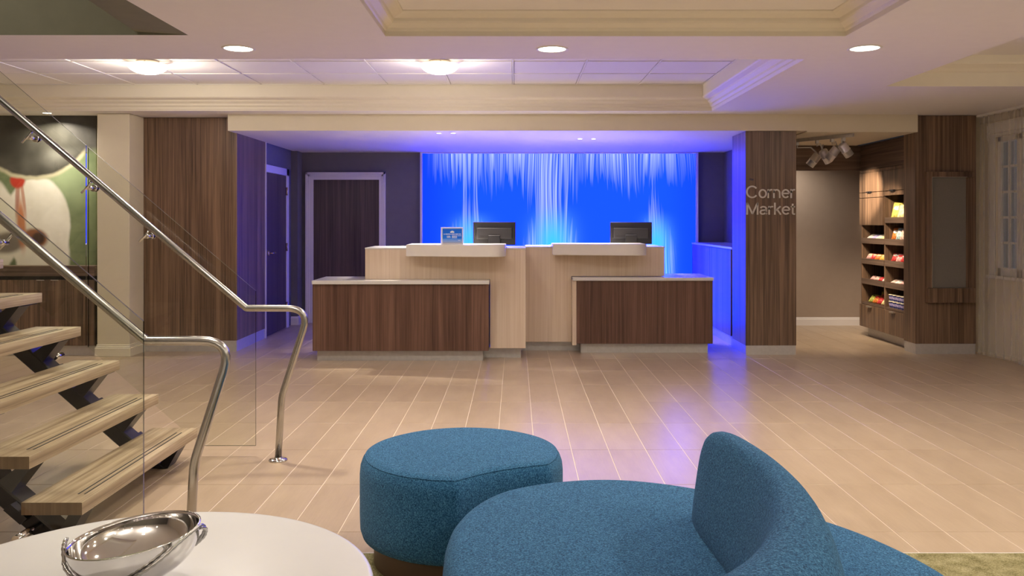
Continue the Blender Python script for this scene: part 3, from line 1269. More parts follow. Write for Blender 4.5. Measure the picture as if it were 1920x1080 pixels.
# ---- placard
Y = 8.12
t = thing('placard', (K(847.5, Y), Y, 1.123), 'small acrylic placard with blue printed card on the desk shelf', 'sign')
px0, px1 = K(826.5, Y), K(868.5, Y)
zt, zb = Z(426, Y), 1.1235
bm = BM()
box(bm, px0, px1, Y, Y + .012, zb, zt, bev=.002)
box(bm, px0, px1, Y + .012, Y + .07, zb, zb + .006, bev=.001)
obj('acrylic_holder', bm, 'frosted_acrylic', t)
cx0, cx1, cz0, cz1 = K(829.8, Y), K(866.3, Y), Z(456, Y), Z(428.6, Y)
bm = BM()
box(bm, cx0, cx1, Y - .0025, Y - .0003, cz0, cz1)
card = obj('printed_card', bm, 'blue_placard_print', t)
pk = Y / FPX
bm = BM()
for dx, hz, an in ((-3.4, 2.6, 42), (-1.8, 3.4, 20), (0, 4.0, 0), (1.8, 3.4, -20), (3.4, 2.6, -42)):
    a = R(an)
    cx, cz = K(848, Y) + dx * pk * .55, Z(436.6, Y)
    pts = []
    for q in range(10):
        th = 2 * PI * q / 10
        u, v = math.cos(th) * 1.0 * pk, (math.sin(th) * .5 + .5) * hz * pk * 1.1
        pts.append((cx + u * math.cos(a) - v * math.sin(a), cz + u * math.sin(a) + v * math.cos(a)))
    prism(bm, pts, 1, Y - .0034, Y - .0026)
obj('emblem', bm, 'white_print', card)
bm = BM()
rnd = random.Random(3)


def words_line(b, xa, xb, yc, hh):
    x = xa
    while x < xb:
        wl = rnd.uniform(.8, 1.5)
        box(b, K(x, Y), K(min(x + wl, xb), Y), Y - .0034, Y - .0026, Z(yc + hh * rnd.uniform(.75, 1), Y), Z(yc - hh * rnd.uniform(.75, 1), Y))
        x += wl + (.25 if rnd.random() < .8 else 1.0)


words_line(bm, 831.8, 864.2, 439.0, .8)
for i in range(3):
    words_line(bm, 838.0, 844.8, 442.4 + 1.5 * i, .45)
for i in range(4):
    words_line(bm, 847.4, 857.0 if i else 865, 442.0 + 1.35 * i, .42)
words_line(bm, 859, 863.5, 450.6, .5)
obj('printed_lines', bm, 'white_print', card)['kind'] = 'stuff'

# ================================================================== ART + CABINET at far left
bm = BM()
box(bm, XL + .01, K(180, 8.6), 8.60, 8.655, Z(498, 8.6) + .002, ZC - .003)
tag(obj('wall_print', bm, 'abstract_print'), 'large abstract print of dark disc, pale forms and red strokes behind the stairs', 'picture')
t = thing('low_cabinet', (-4.8, 8.5, 0), 'long dark walnut cabinet below the abstract print', 'cabinet')
Y = 8.44
x1 = K(177, Y)
bm = BM()
box(bm, XL + .01, x1, Y, 8.655, Z(518, Y), Z(498.5, Y), bev=.002)
obj('top', bm, 'walnut_cross_back', t)
bm = BM()
box(bm, XL + .01, x1 - .01, Y + .03, 8.65, .10, Z(518, Y) - .001)
obj('carcass', bm, 'black_strip', t)
zz0, zz1 = .105, Z(525, Y)
xx = x1 - .006
for i in range(4):
    w_ = .40 if i else .07
    bm = BM()
    box(bm, xx - w_ + .003, xx, Y + .008, Y + .0295, zz0, zz1, bev=.0015)
    d = obj('door', bm, 'walnut', t)
    if i:
        bm = BM()
        hx = xx - (.04 if i % 2 == 0 else w_ - .10)
        box(bm, hx - .06, hx + .02, Y - .006, Y + .0075, zz1 - .006, zz1 + .002, bev=.001)
        obj('handle', bm, 'chrome', d)
    xx -= w_
bm = BM()
box(bm, XL + .01, x1 - .02, Y + .06, 8.65, 0, .0995)
obj('kick_plate', bm, 'brushed_kick', t)

# ================================================================== STAIRS
st = thing('staircase', (-2.4, 4.14, 0), 'open staircase of thick oak treads on black steel beams', 'staircase')
RUN, RISE = .219, .1905
YN, YFR = 3.51, 4.78
NT_ = 12


def xn(i):
    return -1.799 - RUN * i


def zt_(i):
    return .181 + RISE * i


tread0 = None
for i in range(NT_):
    if tread0 is None:
        bm = BM()
        # laminated staves side by side
        wn = .252 / 6
        for k in range(6):
            x1 = xn(0) - wn * k
            box(bm, x1 - wn, x1, YN, YFR, zt_(0) - .052, zt_(0))
        bmesh.ops.remove_doubles(bm, verts=bm.verts, dist=1e-5)
        for f in bm.faces:
            if abs(f.normal.y) > .9:
                f.material_index = 1
        # drop interior faces between staves
        dead = [f for f in bm.faces if abs(f.normal.x) > .9 and xn(0) - .252 + .005 < f.calc_center_median().x < xn(0) - .005]
        bmesh.ops.delete(bm, geom=dead, context='FACES_ONLY')
        tread0 = obj('tread', bm, ['tread_oak', 'tread_end'], st)
        strips = []
        for q in (.045, .072):
            bm = BM()
            box(bm, xn(0) - q - .0034, xn(0) - q + .0034, YN + .11, YFR - .11, zt_(0) - .002, zt_(0) + .0012)
            strips.append(obj('grip_strip', bm, 'black_strip', tread0))
    else:
        o = tread0.copy()
        COL.objects.link(o)
        o.location = (-RUN * i, 0, RISE * i)
        for s_ in strips:
            q = s_.copy()
            COL.objects.link(q)
            q.parent = o
for y0 in (3.575, 4.60):
    y1 = y0 + .115
    sl = RISE / RUN
    zl = lambda x: .121 + sl * (-2.159 - x)
    xe = -4.55
    xf = -2.159 + .121 / sl
    xf2 = -2.159 + .221 / sl
    bm = BM()
    prism(bm, [(xf, .002), (xf2, .002), (xe, zl(xe) + .10), (xe, zl(xe))], 1, y0, y1)
    es = [e for e in bm.edges if abs(e.verts[0].co.y - e.verts[1].co.y) < 1e-6]
    bmesh.ops.bevel(bm, geom=es, offset=.006, segments=1, affect='EDGES')
    sb = obj('steel_beam', bm, 'black_steel', st)
    br0 = None
    for i in range(NT_):
        if i > 1:
            o = br0.copy()
            COL.objects.link(o)
            o.location = (-RUN * (i - 1), 0, RISE * (i - 1))
            continue
        bm = BM()
        zu = zt_(i) - .0525
        X = xn(i)
        ztop = lambda x: zl(x) + .0995
        # front arm of the V, rear arm, thin flange against the tread
        a0, a1 = X - .028, X - .085
        b0 = X - .118
        b1 = X - .175
        if i == 0:
            prism(bm, [(a0, zu - .008), (a1, zu - .008), (X - .15, .003), (X - .095, .003)], 1, y0 + .004, y1 - .004)
        else:
            prism(bm, [(a0, zu - .008), (a1, zu - .008), (b1, ztop(b1) - .004), (b0, ztop(b0) - .004)], 1, y0 + .004, y1 - .004)
            prism(bm, [(X - .200, zu - .008), (X - .238, zu - .008), (X - .238, ztop(X - .238) - .012), (X - .165, ztop(X - .165) - .01)], 1, y0 + .004, y1 - .004)
        box(bm, X - .245, X - .018, y0 - .012, y1 + .045, zu - .0085, zu)
        br = obj('tread_bracket', bm, 'black_steel', st)
        if i == 1:
            br0 = br
    # bolts and clamp plates on the beam
    for i in range(1, 8):
        bm = BM()
        X = xn(i) - .085
        zc = zl(X) + .055
        ys = y1 if y0 > 4 else y0
        sgn = 1 if y0 > 4 else -1
        q0, q1 = sorted((ys, ys + sgn * .045))
        prism(bm, [(X + .035, zc - .045), (X + .065, zc - .02), (X - .005, zc + .04), (X - .035, zc + .015)], 1, q0, q1)
        obj('clamp_plate', bm, 'black_steel', st)


# ---- glass railings
YGF, YGN = 4.85, 3.386
SLG = .858


def gtop(x):
    return .948 + SLG * (-1.491 - x)


def panel(name, pts, y, parent, th=.012):
    b = BM()
    prism(b, pts, 1, y, y + th, mi=1, cap_mi=0)
    b.normal_update()
    for f in b.faces:
        if -.95 < f.normal.z < -.3:
            f.material_index = 0
    return obj(name, b, ['clear_glass', 'glass_edge'], parent)


def round_path(ctrl, rads, n=7):
    """polyline with filleted corners; rads per interior vertex"""
    P = [Vector(p) for p in ctrl]
    out = [P[0]]
    for i in range(1, len(P) - 1):
        a, p, b = P[i - 1], P[i], P[i + 1]
        r = rads[i - 1]
        u, v = (a - p).normalized(), (b - p).normalized()
        ang = u.angle(v)
        d = min(r / math.tan(ang / 2), (a - p).length * .48, (b - p).length * .48) if r else 0
        if d < 1e-4:
            out.append(p)
            continue
        A, B = p + u * d, p + v * d
        for k in range(n + 1):
            s = k / n
            out.append((1 - s) ** 2 * A + 2 * s * (1 - s) * p + s * s * B)
    out.append(P[-1])
    return out


def railing(y, yr, label, split, sgn):
    t = thing('glass_railing', (-1.6, y, 0), label, 'railing')
    xs_ = [-1.491, -2.452, -3.42, -4.4]
    bot = lambda x: max(.06, .06 + .868 * (-1.80 - x))
    for a, b in zip(xs_, xs_[1:]):
        a2 = a if a == xs_[0] else a - .012
        pts = [(a2, gtop(a2)), (b, gtop(b)), (b, bot(b))]
        if a == xs_[0]:
            pts += [(-1.80, .06), (a2, .06)]
        else:
            pts += [(a2, bot(a2))]
        panel('glass_panel', pts, y, t)
    # handrail
    X0 = -4.4
    zr = lambda x: .858 + .845 * (-1.515 - x)
    path = round_path([(X0, yr, zr(X0)), (-1.515, yr, .858), (-1.158, yr, .858), (-1.318, yr, .36), (-1.338, yr, .0)], [.012, .095, .30])
    b = BM()
    tube(b, path, .0190, 20)
    obj('handrail', b, 'stainless', t)
    b = BM()
    lathe(b, [(0, 0), (.052, 0), (.052, .006), (.044, .011), (.021, .013), (.021, .02), (0, .02)], (-1.338, yr, .0005), 28)
    obj('base_flange', b, 'chrome', t)
    for x in (-2.09, -2.415, -2.75, -3.4, -4.1):
        zc = zr(x) - .082
        b = BM()
        e = y if sgn > 0 else y + .012
        ya, yb = (e - .001, e - .085) if sgn > 0 else (e + .001, e + .085)
        tube(b, [(x, ya, zc), (x, ya + (yb - ya) * .12, zc)], .020, 18)
        tube(b, [(x, ya + (yb - ya) * .12, zc), (x, ya + (yb - ya) * .9, zc)], .0125, 14)
        tube(b, [(x - .03, yr, zc - .03), (x, yr, zc), (x + .032, yr, zr(x + .032) - .012)], .006, 10)
        obj('standoff_bracket', b, 'chrome', t)
        b = BM()
        ye = y + .0125 if sgn > 0 else y - .0005
        tube(b, [(x, ye, zc), (x, ye + sgn * .008, zc)], .020, 18)
        obj('standoff_cap', b, 'chrome', t)
    for x in (-1.72 - .32, -2.19 - .07, -2.63):
        b = BM()
        zc = .121 + RISE / RUN * (-2.159 - x) + .05
        if sgn > 0:
            tube(b, [(x + .03, y - .085, zc), (x + .03, y - .001, zc)], .017, 16)
        else:
            tube(b, [(x + .03, y + .013, zc), (x + .03, y + .18, zc)], .017, 16)
        obj('panel_standoff', b, 'chrome', t)
    return t


railing(YGF, 4.765, 'far glass stair railing with steel handrail ending beside the desk', 0, 1)
railing(YGN, 3.470, 'near glass stair railing with steel handrail ending behind the white table', 0, -1)

# ================================================================== MARKET SHELVING
XF = 4.09
mu = thing('snack_shelving', (4.3, 9.4, 0), 'built-in walnut snack shelving with two columns of open cells', 'shelving')
y0, ym0, ym1, y1 = 8.835, 9.375, 9.405, 10.03
XB = 4.50
bm = BM()
box(bm, XF + .004, XB, y1 - .025, y1, .11, 1.94)
box(bm, XF + .004, XB, ym0, ym1, .11, 1.94)
box(bm, XF + .004, XB, y0, y0 + .02, .11, 1.94)
box(bm, XB - .012, XB, y0, y1, .11, 1.94)
obj('carcass', bm, 'walnut', mu)
SH = [1.138, .900, .664]
for z in SH:
    for a, b in ((y0 + .02, ym0), (ym1, y1 - .025)):
        bm = BM()
        box(bm, XF + .01, XB - .013, a + .001, b - .001, z - .018, z)
        box(bm, XF - .004, XF + .012, a - .006, b + .006, z - .052, z + .012, bev=.001)
        obj('shelf', bm, 'walnut_cross', mu)
bm = BM()
box(bm, XF + .01, XB - .013, y0 + .021, ym0 - .001, 1.357, 1.3755)
box(bm, XF - .004, XF + .012, y0 + .014, ym0 + .006, 1.325, 1.388, bev=.001)
obj('shelf', bm, 'walnut_cross', mu)
bm = BM()
box(bm, XF + .006, XB - .013, y0 + .021, y1 - .026, .375, .398)
obj('bottom_shelf', bm, 'walnut_cross', mu)
# doors and drawers
SPL = [(ym1 - .012, y1 + .004), (y0, ym0 + .012)]
for a, b, za, zb_, nm in ((*SPL[0], 1.300, 1.612, 'door'), (*SPL[0], 1.618, 1.675, 'drawer'), (*SPL[0], 1.681, 1.905, 'door'),
                          (*SPL[1], 1.628, 1.675, 'drawer'), (*SPL[1], 1.681, 1.905, 'door'),
                          (*SPL[0], .112, .372, 'drawer'), (*SPL[1], .112, .372, 'drawer')):
    bm = BM()
    box(bm, XF - .016, XF + .003, a + .003, b - .003, za, zb_, bev=.0015)
    d = obj(nm, bm, 'walnut', mu)
    if zb_ == 1.675 or zb_ == .372:
        bm = BM()
        yc = (a + b) / 2 + .02
        box(bm, XF - .045, XF - .0165, yc - .05, yc + .05, zb_ - (.004 if zb_ > 1 else .018), zb_ + (.012 if zb_ > 1 else -.002), bev=.002)
        obj('handle', bm, 'black_steel' if zb_ > 1 else 'bowl_trim', d)
bm = BM()
box(bm, XF - .012, XB, y0, y1, 1.908, 1.94)
obj('top_rail', bm, 'walnut', mu)
bm = BM()
box(bm, 4.172, XB, y0, y1 - .01, 0, .1095)
obj('kick_plate', bm, 'brushed_kick', mu)

# bulkhead above, across the back of the market and over the shelving
t = thing('market_bulkhead', (3.6, 10.0, 1.94), 'dark horizontal-grain walnut bulkhead above the snack shelving', 'panelling')
bm = BM()
box(bm, 2.842, 4.10, 10.035, 10.08, 1.945, ZS - .014, bev=.001)
obj('back_panel', bm, 'walnut_cross_back', t)
bm = BM()
box(bm, XF, 4.12, 8.83, 10.034, 1.945, ZS - .014, bev=.001)
obj('side_panel', bm, 'walnut_cross', t)


# ---- snacks
def col(name, c, rough=.35):
    if name not in MAT:
        m = bpy.data.materials.new(name)
        tt = NT(m)
        f = tt.noise(tt.coord(), 38, 3, .6)
        tt.bsdf(tt.ramp(f, [(.36, tuple(q * .55 for q in c)), (.5, c), (.66, tuple(min(1, q * 1.25 + .06) for q in c))]), rough, 0, .6)
        MAT[name] = m
    return name


def pillow(bm, w, h, d, n=9, m=11):
    """sealed snack bag standing in the YZ plane, crimped top and bottom"""
    for side in (1, -1):
        grid = []
        for i in range(m + 1):
            v = i / m
            row = []
            for j in range(n + 1):
                u = j / n
                bulge = (max(0, 1 - (2 * u - 1) ** 2)) ** .55 * (max(0, 1 - (2 * v - 1) ** 4)) ** .8
                if v < .06 or v > .94:
                    bulge = 0
                pin = 1 - .05 * (1 - (2 * v - 1) ** 2)
                row.append(bm.verts.new((side * (d / 2 * bulge + .0006), (u - .5) * w * pin, v * h)))
            grid.append(row)
        for i in range(m):
            for j in range(n):
                q = (grid[i][j], grid[i][j + 1], grid[i + 1][j + 1], grid[i + 1][j])
                f = bm.faces.new(q if side > 0 else q[::-1])
                f.smooth = True
    bmesh.ops.remove_doubles(bm, verts=bm.verts, dist=.0014)


def bag(w, h, d, loc, rot, c, label, group, band=None):
    b = BM()
    pillow(b, w, h, d)
    bmesh.ops.transform(b, matrix=Euler(rot).to_matrix().to_4x4(), verts=b.verts)
    zmin = min(v.co.z for v in b.verts)
    bmesh.ops.translate(b, vec=(0, 0, -zmin), verts=b.verts)
    t = thing('snack_bag', loc, label, 'snack bag', group)
    bmesh.ops.translate(b, vec=loc, verts=b.verts)
    obj('pouch', b, c, t)
    if band:
        b = BM()
        pts = []
        for q in range(16):
            th = 2 * PI * q / 16
            pts.append((math.cos(th) * w * .27, h * .58 + math.sin(th) * h * .13))
        prism(b, pts, 0, -d * .5 - .003, -d * .40)
        bmesh.ops.transform(b, matrix=Euler(rot).to_matrix().to_4x4(), verts=b.verts)
        bmesh.ops.translate(b, vec=(loc[0], loc[1], loc[2] - zmin), verts=b.verts)
        obj('printed_patch', b, band, t)
    return t


col('yellow_foil', (.72, .62, .14)); col('pale_yellow_foil', (.80, .70, .34)); col('orange_foil', (.72, .22, .04))
col('teal_foil', (.45, .62, .60)); col('red_foil', (.62, .05, .05)); col('pink_foil', (.78, .42, .38)); col('white_foil', (.78, .72, .66))
col('violet_foil', (.12, .09, .42)); col('gold_foil', (.72, .45, .08)); col('brown_foil', (.24, .07, .05)); col('green_foil', (.48, .52, .10))
col('lid_cream', (.72, .64, .46)); col('cup_blue', (.06, .07, .26)); col('lilac_foil', (.50, .44, .75)); col('peach_foil', (.72, .50, .42))
GA = R(35)
bag(.15, .190, .06, (4.165, 9.25, 1.3765), (0, R(20), GA), 'yellow_foil', 'tall yellow chip bag, the fuller one, alone on the top open shelf', 'chip bags on the top shelf', 'white_foil')
bag(.14, .165, .06, (4.150, 9.08, 1.3765), (0, R(22), GA), 'pale_yellow_foil', 'pale yellow chip bag half hidden by the pillar on the top open shelf', 'chip bags on the top shelf')
bag(.10, .150, .05, (4.165, 9.29, 1.139), (0, R(24), GA), 'orange_foil', 'orange snack bag on the shelf below the yellow chips', 'bags on the second shelf', 'white_foil')
bag(.10, .145, .05, (4.160, 9.17, 1.139), (0, R(24), GA), 'teal_foil', 'pale teal snack bag next to the orange bag', 'bags on the second shelf', 'white_foil')
bag(.10, .135, .05, (4.155, 9.06, 1.139), (0, R(24), GA), 'peach_foil', 'peach snack bag beside the pillar on the second shelf', 'bags on the second shelf')
bag(.10, .150, .04, (4.27, 9.20, 1.139), (0, R(18), GA), 'brown_foil', 'dark brown snack bag standing behind the orange and teal bags', 'bags on the second shelf')
bag(.11, .115, .05, (4.160, 9.28, .901), (0, R(38), GA), 'red_foil', 'red snack bag with pale patch, deeper in the third shelf', 'red bags on the third shelf', 'white_foil')
bag(.11, .110, .05, (4.155, 9.15, .901), (0, R(38), GA), 'pink_foil', 'pink and red snack bag in the middle of the third shelf', 'red bags on the third shelf', 'red_foil')
bag(.10, .105, .05, (4.150, 9.04, .901), (0, R(38), GA), 'red_foil', 'red snack bag beside the pillar on the third shelf', 'red bags on the third shelf', 'white_foil')
bag(.11, .125, .04, (4.27, 9.17, .901), (0, R(20), GA), 'violet_foil', 'violet snack bag behind the red bags', 'red bags on the third shelf')
for i, (y, c, nm) in enumerate(((9.25, 'peach_foil', 'peach'), (9.165, 'white_foil', 'white'), (9.08, 'pink_foil', 'pink'), (8.995, 'lilac_foil', 'lilac'))):
    bag(.09, .11, .025, (4.13 + .01 * i, y, .665), (0, R(74), GA), c, '%s sweet packet lying flat at the front of the fourth shelf' % nm, 'packets on the fourth shelf')
for i, (x, y, c, nm) in enumerate(((4.26, 9.22, 'violet_foil', 'violet sweet packet heaped behind the white packet'), (4.28, 9.10, 'lilac_foil', 'lilac sweet packet heaped behind the pink packet'))):
    bag(.09, .10, .04, (x, y, .665), (0, R(45), GA), c, nm, 'packets on the fourth shelf')
for i, (y, c, nm) in enumerate(((9.87, 'white_foil', 'white'), (9.75, 'lilac_foil', 'pale lilac'), (9.63, 'white_foil', 'off-white'), (9.51, 'pale_yellow_foil', 'pale yellow'))):
    bag(.11, .12, .035, (4.14, y, 1.139), (0, R(70), GA), c, '%s flat packet on the farther second shelf, %s' % (nm, ('next to the back wall', 'second from the back wall', 'third from the back wall', 'next to the divider')[i]), 'flat packets in the far column')
for i, (y, c, nm) in enumerate(((9.89, 'pink_foil', 'pink'), (9.77, 'red_foil', 'red'), (9.66, 'orange_foil', 'orange'), (9.53, 'gold_foil', 'golden'))):
    bag(.11, .085, .04, (4.14, y, .901), (0, R(45), GA), c, '%s sweet bag in the row on the farther third shelf' % nm, 'sweet bags in the far column', 'pale_yellow_foil')
for i, (y, c) in enumerate(((9.82, 'pink_foil'), (9.71, 'peach_foil'), (9.60, 'red_foil'), (9.50, 'white_foil'))):
    bag(.07, .07, .03, (4.14, y, .665), (0, R(60), GA), c, '%s small sweet on the farther fourth shelf' % ('pink', 'peach', 'red', 'white')[i], 'small sweets in the far column')
for i, (x, y, h, c, nm) in enumerate(((4.14, 9.83, .12, 'green_foil', 'yellow-green bag lying at the front of the bottom shelf by the back wall'),
                                      (4.14, 9.72, .12, 'orange_foil', 'orange bag lying at the front of the bottom shelf'),
                                      (4.14, 9.60, .11, 'red_foil', 'red bag lying at the front of the bottom shelf'),
                                      (4.14, 9.485, .11, 'pale_yellow_foil', 'cream yellow bag next to the divider on the bottom shelf'),
                                      (4.30, 9.865, .13, 'gold_foil', 'golden bag standing behind the yellow-green bag'),
                                      (4.30, 9.675, .17, 'brown_foil', 'dark brown bag standing behind the orange bag'),
                                      (4.30, 9.53, .17, 'gold_foil', 'gold bag standing beside the divider on the bottom shelf'))):
    bag(.11 if x < 4.2 else .13, h, .055, (x, y, .399), (0, R(52 if x < 4.2 else 22), GA), c, nm, 'bags heaped on the bottom shelf', 'red_foil' if c in ('gold_foil', 'orange_foil') else None)


def cup(loc, label):
    t = thing('snack_cup', loc, label, 'snack cup', 'blue cups stacked on the bottom shelf')
    b = BM()
    lathe(b, [(0, 0), (.033, 0), (.034, .004), (.041, .058), (.041, .062), (0, .062)], loc, 18)
    obj('tub', b, 'cup_blue', t)
    b = BM()
    lathe(b, [(0, .0625), (.044, .0625), (.045, .066), (.043, .071), (0, .071)], loc, 18)
    obj('lid', b, 'lid_cream', t)
    b = BM()
    lathe(b, [(.0382, .022), (.0408, .046)], loc, 18)
    obj('printed_band', b, 'lilac_foil', t)


for lv, ln_ in ((0, 'lower'), (1, 'upper')):
    for i, y in enumerate((9.30, 9.205, 9.11, 9.015)):
        cup((4.145, y, .3985 + .0735 * lv), '%s layer blue snack cup, %s' % (ln_, ('beside the divider', 'second from the divider', 'third from the divider', 'nearest the pillar')[i]))

# ---- track light in the market
t = thing('track_light', (3.3, 9.0, 2.2), 'ceiling track with four silver cylinder spotlights in the market', 'track light')
A, B = Vector((3.44, 8.62, 2.222)), Vector((3.03, 9.28, 2.222))
bm = BM()
d = (B - A).normalized()
nrm = Vector((-d.y, d.x, 0)) * .012
v = [A + nrm, B + nrm, B - nrm, A - nrm]
prism(bm, [(p.x, p.y) for p in v], 2, 2.206, ZS - .0125)
obj('track_rail', bm, 'brushed_kick', t)
heads = [((1526, 300), 9.22, (-.48, .30, -.70), (2.9, 9.9, 1.9)), ((1548.5, 293), 9.0, (.45, .1, -.7), (XF, 9.72, 1.66)), ((1561.5, 288), 8.84, (-.48, .30, -.70), (3.5, 9.9, .0)), ((1585.5, 281), 8.72, (.5, .1, -.65), (XF, 9.35, 1.15))]
for i, ((px, py), y, dr, tgt) in enumerate(heads):
    c = Vector((K(px, y), y, Z(py, y)))
    dr = Vector(dr).normalized()
    p0, p1 = c - dr * .075, c + dr * .075
    b = BM()
    q = dr.to_track_quat('Z', 'Y').to_matrix().to_4x4()
    lathe(b, [(0, -.075), (.040, -.075), (.047, -.066), (.047, .005), (.050, .006), (.050, .014), (.047, .015), (.047, .075), (.041, .075), (.039, .05), (0, .05)], c, 24, q)
    hd = obj('spot_head', b, 'spot_metal', t)
    b = BM()
    lathe(b, [(0, .0515), (.037, .0515)], c, 20, q)
    obj('lens', b, 'spot_light', hd)
    b = BM()
    s_ = (y - A.y) / (B.y - A.y)
    rp = A + (B - A) * s_
    rp.z = 2.206
    tube(b, [rp, rp + Vector((0, 0, -.06)), (rp * .35 + p0 * .65) + Vector((0, 0, .03)), p0], .008, 10)
    box(b, rp.x - .016, rp.x + .016, rp.y - .016, rp.y + .016, 2.170, 2.206, bev=.003)
    side = dr.cross(Vector((0, 1, 0))).normalized()
    tube(b, [p0, p0 - dr * .03 + side * .02, p0 - dr * .05 + side * .04], .006, 8)
    obj('swivel_arm', b, 'brushed_kick', t)
    l = lamp('track_lamp', 'SPOT', p1 + dr * .01, P_TRACK * (2.2, 4.5, 1.4, 1.6)[i], (1, .80, .58), parent=t, spot_size=R((40, 34, 90, 60)[i]), spot_blend=.8, shadow_soft_size=.03)
    aim(l, tgt)

# ================================================================== CURTAIN + WINDOW
t = thing('sheer_curtain', (4.7, 7.4, 0), 'floor-length pleated taupe sheer curtain covering the window wall', 'curtain')
bm = BM()
NY, NZ = 700, 8
ya, yb = 5.0, 8.56
rows = []
for k in range(NZ + 1):
    z = .012 + (ZC - .03 - .012) * k / NZ
    row = []
    for i in range(NY + 1):
        s = i / NY
        y = ya + (yb - ya) * s
        amp = .022 * (1 - .25 * k / NZ)
        x = 4.69 + amp * math.sin(s * 260 + 1.6 * math.sin(s * 17)) + .018 * math.sin(s * 37 + 1.3)
        x += .025 * (1 - k / NZ) * math.sin(s * 9) - .03 * (1 - k / NZ) * max(0, (y - 8.1) / .46)
        row.append(bm.verts.new((x, y, z)))
    rows.append(row)
for k in range(NZ):
    for i in range(NY):
        bm.faces.new((rows[k][i], rows[k][i + 1], rows[k + 1][i + 1], rows[k + 1][i])).smooth = True
obj('sheer_cloth', bm, 'sheer_voile', t)
bm = BM()
for i in range(NY):
    for za, zb_ in ((.012, .05), (ZC - .075, ZC - .03)):
        pa, pb = rows[0][i] if False else None, None
rows2 = []
for za in (.011, .055):
    r = []
    for i in range(NY + 1):
        s = i / NY
        y = ya + (yb - ya) * s
        x = 4.687 + .022 * math.sin(s * 260 + 1.6 * math.sin(s * 17)) + .018 * math.sin(s * 37 + 1.3) + .025 * math.sin(s * 9) - .03 * max(0, (y - 8.1) / .46)
        r.append(bm.verts.new((x, y, za)))
    rows2.append(r)
for i in range(NY):
    bm.faces.new((rows2[0][i], rows2[0][i + 1], rows2[1][i + 1], rows2[1][i])).smooth = True
obj('hem', bm, 'sheer_voile', t)
bm = BM()
rows3 = []
for za in (ZC - .10, ZC - .026):
    r = []
    for i in range(NY + 1):
        s = i / NY
        y = ya + (yb - ya) * s
        x = 4.686 + .0165 * math.sin(s * 260 + 1.6 * math.sin(s * 17)) + .018 * math.sin(s * 37 + 1.3)
        r.append(bm.verts.new((x, y, za)))
    rows3.append(r)
for i in range(NY):
    bm.faces.new((rows3[0][i], rows3[0][i + 1], rows3[1][i + 1], rows3[1][i])).smooth = True
obj('heading_tape', bm, 'sheer_voile', t)
bm = BM()
box(bm, 4.66, 4.72, 5.0, 8.56, ZC - .024, ZC - .001, bev=.002)
obj('curtain_rail', bm, 'shade_white', t)

wn = bpy.data.objects.new('window_1', None)
COL.objects.link(wn)
wn.location = (XR, 7.5, wz0)
wn['kind'] = 'structure'
wn['label'] = 'white multi-pane window behind the sheer curtain'
xw = XR + .02
bm = BM()
for a in ((wy0, wy0 + .07, wz0, wz1), (wy1 - .05, wy1, wz0, wz1), (wy0, wy1, wz0, wz0 + .08), (wy0, wy1, wz1 - .05, wz1), (7.16, 7.26, wz0, wz1), (8.08, 8.18, wz0, wz1)):
    box(bm, xw, xw + .06, *a, bev=.003)
obj('window_frame', bm, 'window_paint', wn)
for s0, s1, nc in ((wy0 + .07, 7.16, 4), (7.26, 8.08, 4), (8.18, wy1 - .05, 2)):
    cols = [s0 + (s1 - s0) * q / nc for q in range(nc + 1)]
    rws = [wz0 + .08 + (wz1 - .05 - wz0 - .08) * q / 5 for q in range(6)]
    bm = BM()
    for q in cols[1:-1]:
        box(bm, xw + .005, xw + .045, q - .011, q + .011, rws[0], rws[-1])
    for q in rws[1:-1]:
        box(bm, xw + .0055, xw + .0445, s0, s1, q - .011, q + .011)
    obj('glazing_bars', bm, 'window_paint', wn)
    for a, b in zip(cols, cols[1:]):
        for c_, d_ in zip(rws, rws[1:]):
            bm = BM()
            box(bm, xw + .022, xw + .027, a + .0115, b - .0115, c_ + .0115, d_ - .0115)
            obj('pane', bm, 'window_glass', wn)
bm = BM()
for a in ((wy0 - .08, wy0, wz0 - .02, wz1 + .08), (wy1, wy1 + .08, wz0 - .02, wz1 + .08), (wy0, wy1, wz1, wz1 + .08)):
    box(bm, XR - .018, XR, *a, bev=.003)
obj('casing', bm, 'window_paint', wn)
bm = BM()
box(bm, XR - .045, XR + .02, wy0 - .10, wy1 + .10, wz0 - .03, wz0, bev=.004)
obj('window_sill', bm, 'window_paint', wn)
bm = BM()
box(bm, XR + .5, XR + .52, 5, 9.6, -.5, 3.2)
struct('exterior_night_sky', bm, 'night_sky', 'dim evening sky seen through the window')
bm = BM()
box(bm, XR - .045, XR, wy0 - .08, wy1 + .08, 2.22, 2.33, bev=.004)
t = tag(obj('roller_blind', bm, 'shade_white'), 'rolled-up pale window blind cassette above the curtained window', 'blind')
bm = BM()
tube(bm, [(4.77, 8.56, 2.31), (4.77, 8.56, 2.19), (4.77, 8.545, 2.14), (4.77, 8.53, 2.19), (4.77, 8.53, 2.24)], .005, 8)
box(bm, 4.767, XR - .0455, 8.55, 8.57, 2.305, 2.315)
obj('cord_loop', bm, 'shade_white', t)

# ================================================================== CEILING LIGHTS


def downlight(x, y, r, z, power, label, group, spread=R(150), lens='lens_light'):
    t = thing('downlight', (x, y, z), label, 'downlight', group)
    b = BM()
    lathe(b, [(r * .90, -.0005), (r * .92, -.004), (r, -.005), (r * 1.07, -.003), (r * 1.08, -.0005), (r * .90, -.0005)], (x, y, z), 36)
    obj('trim_ring', b, 'shade_white', t)
    b = BM()
    lathe(b, [(0, -.002), (r * .9, -.002), (r * .9, -.0008), (0, -.0008)], (x, y, z), 32)
    obj('lens', b, lens, t)
    l = lamp('downlight_lamp', 'AREA', (x, y, z - .012), power, parent=t, shape='DISK', size=r * 1.7, spread=spread)
    return t


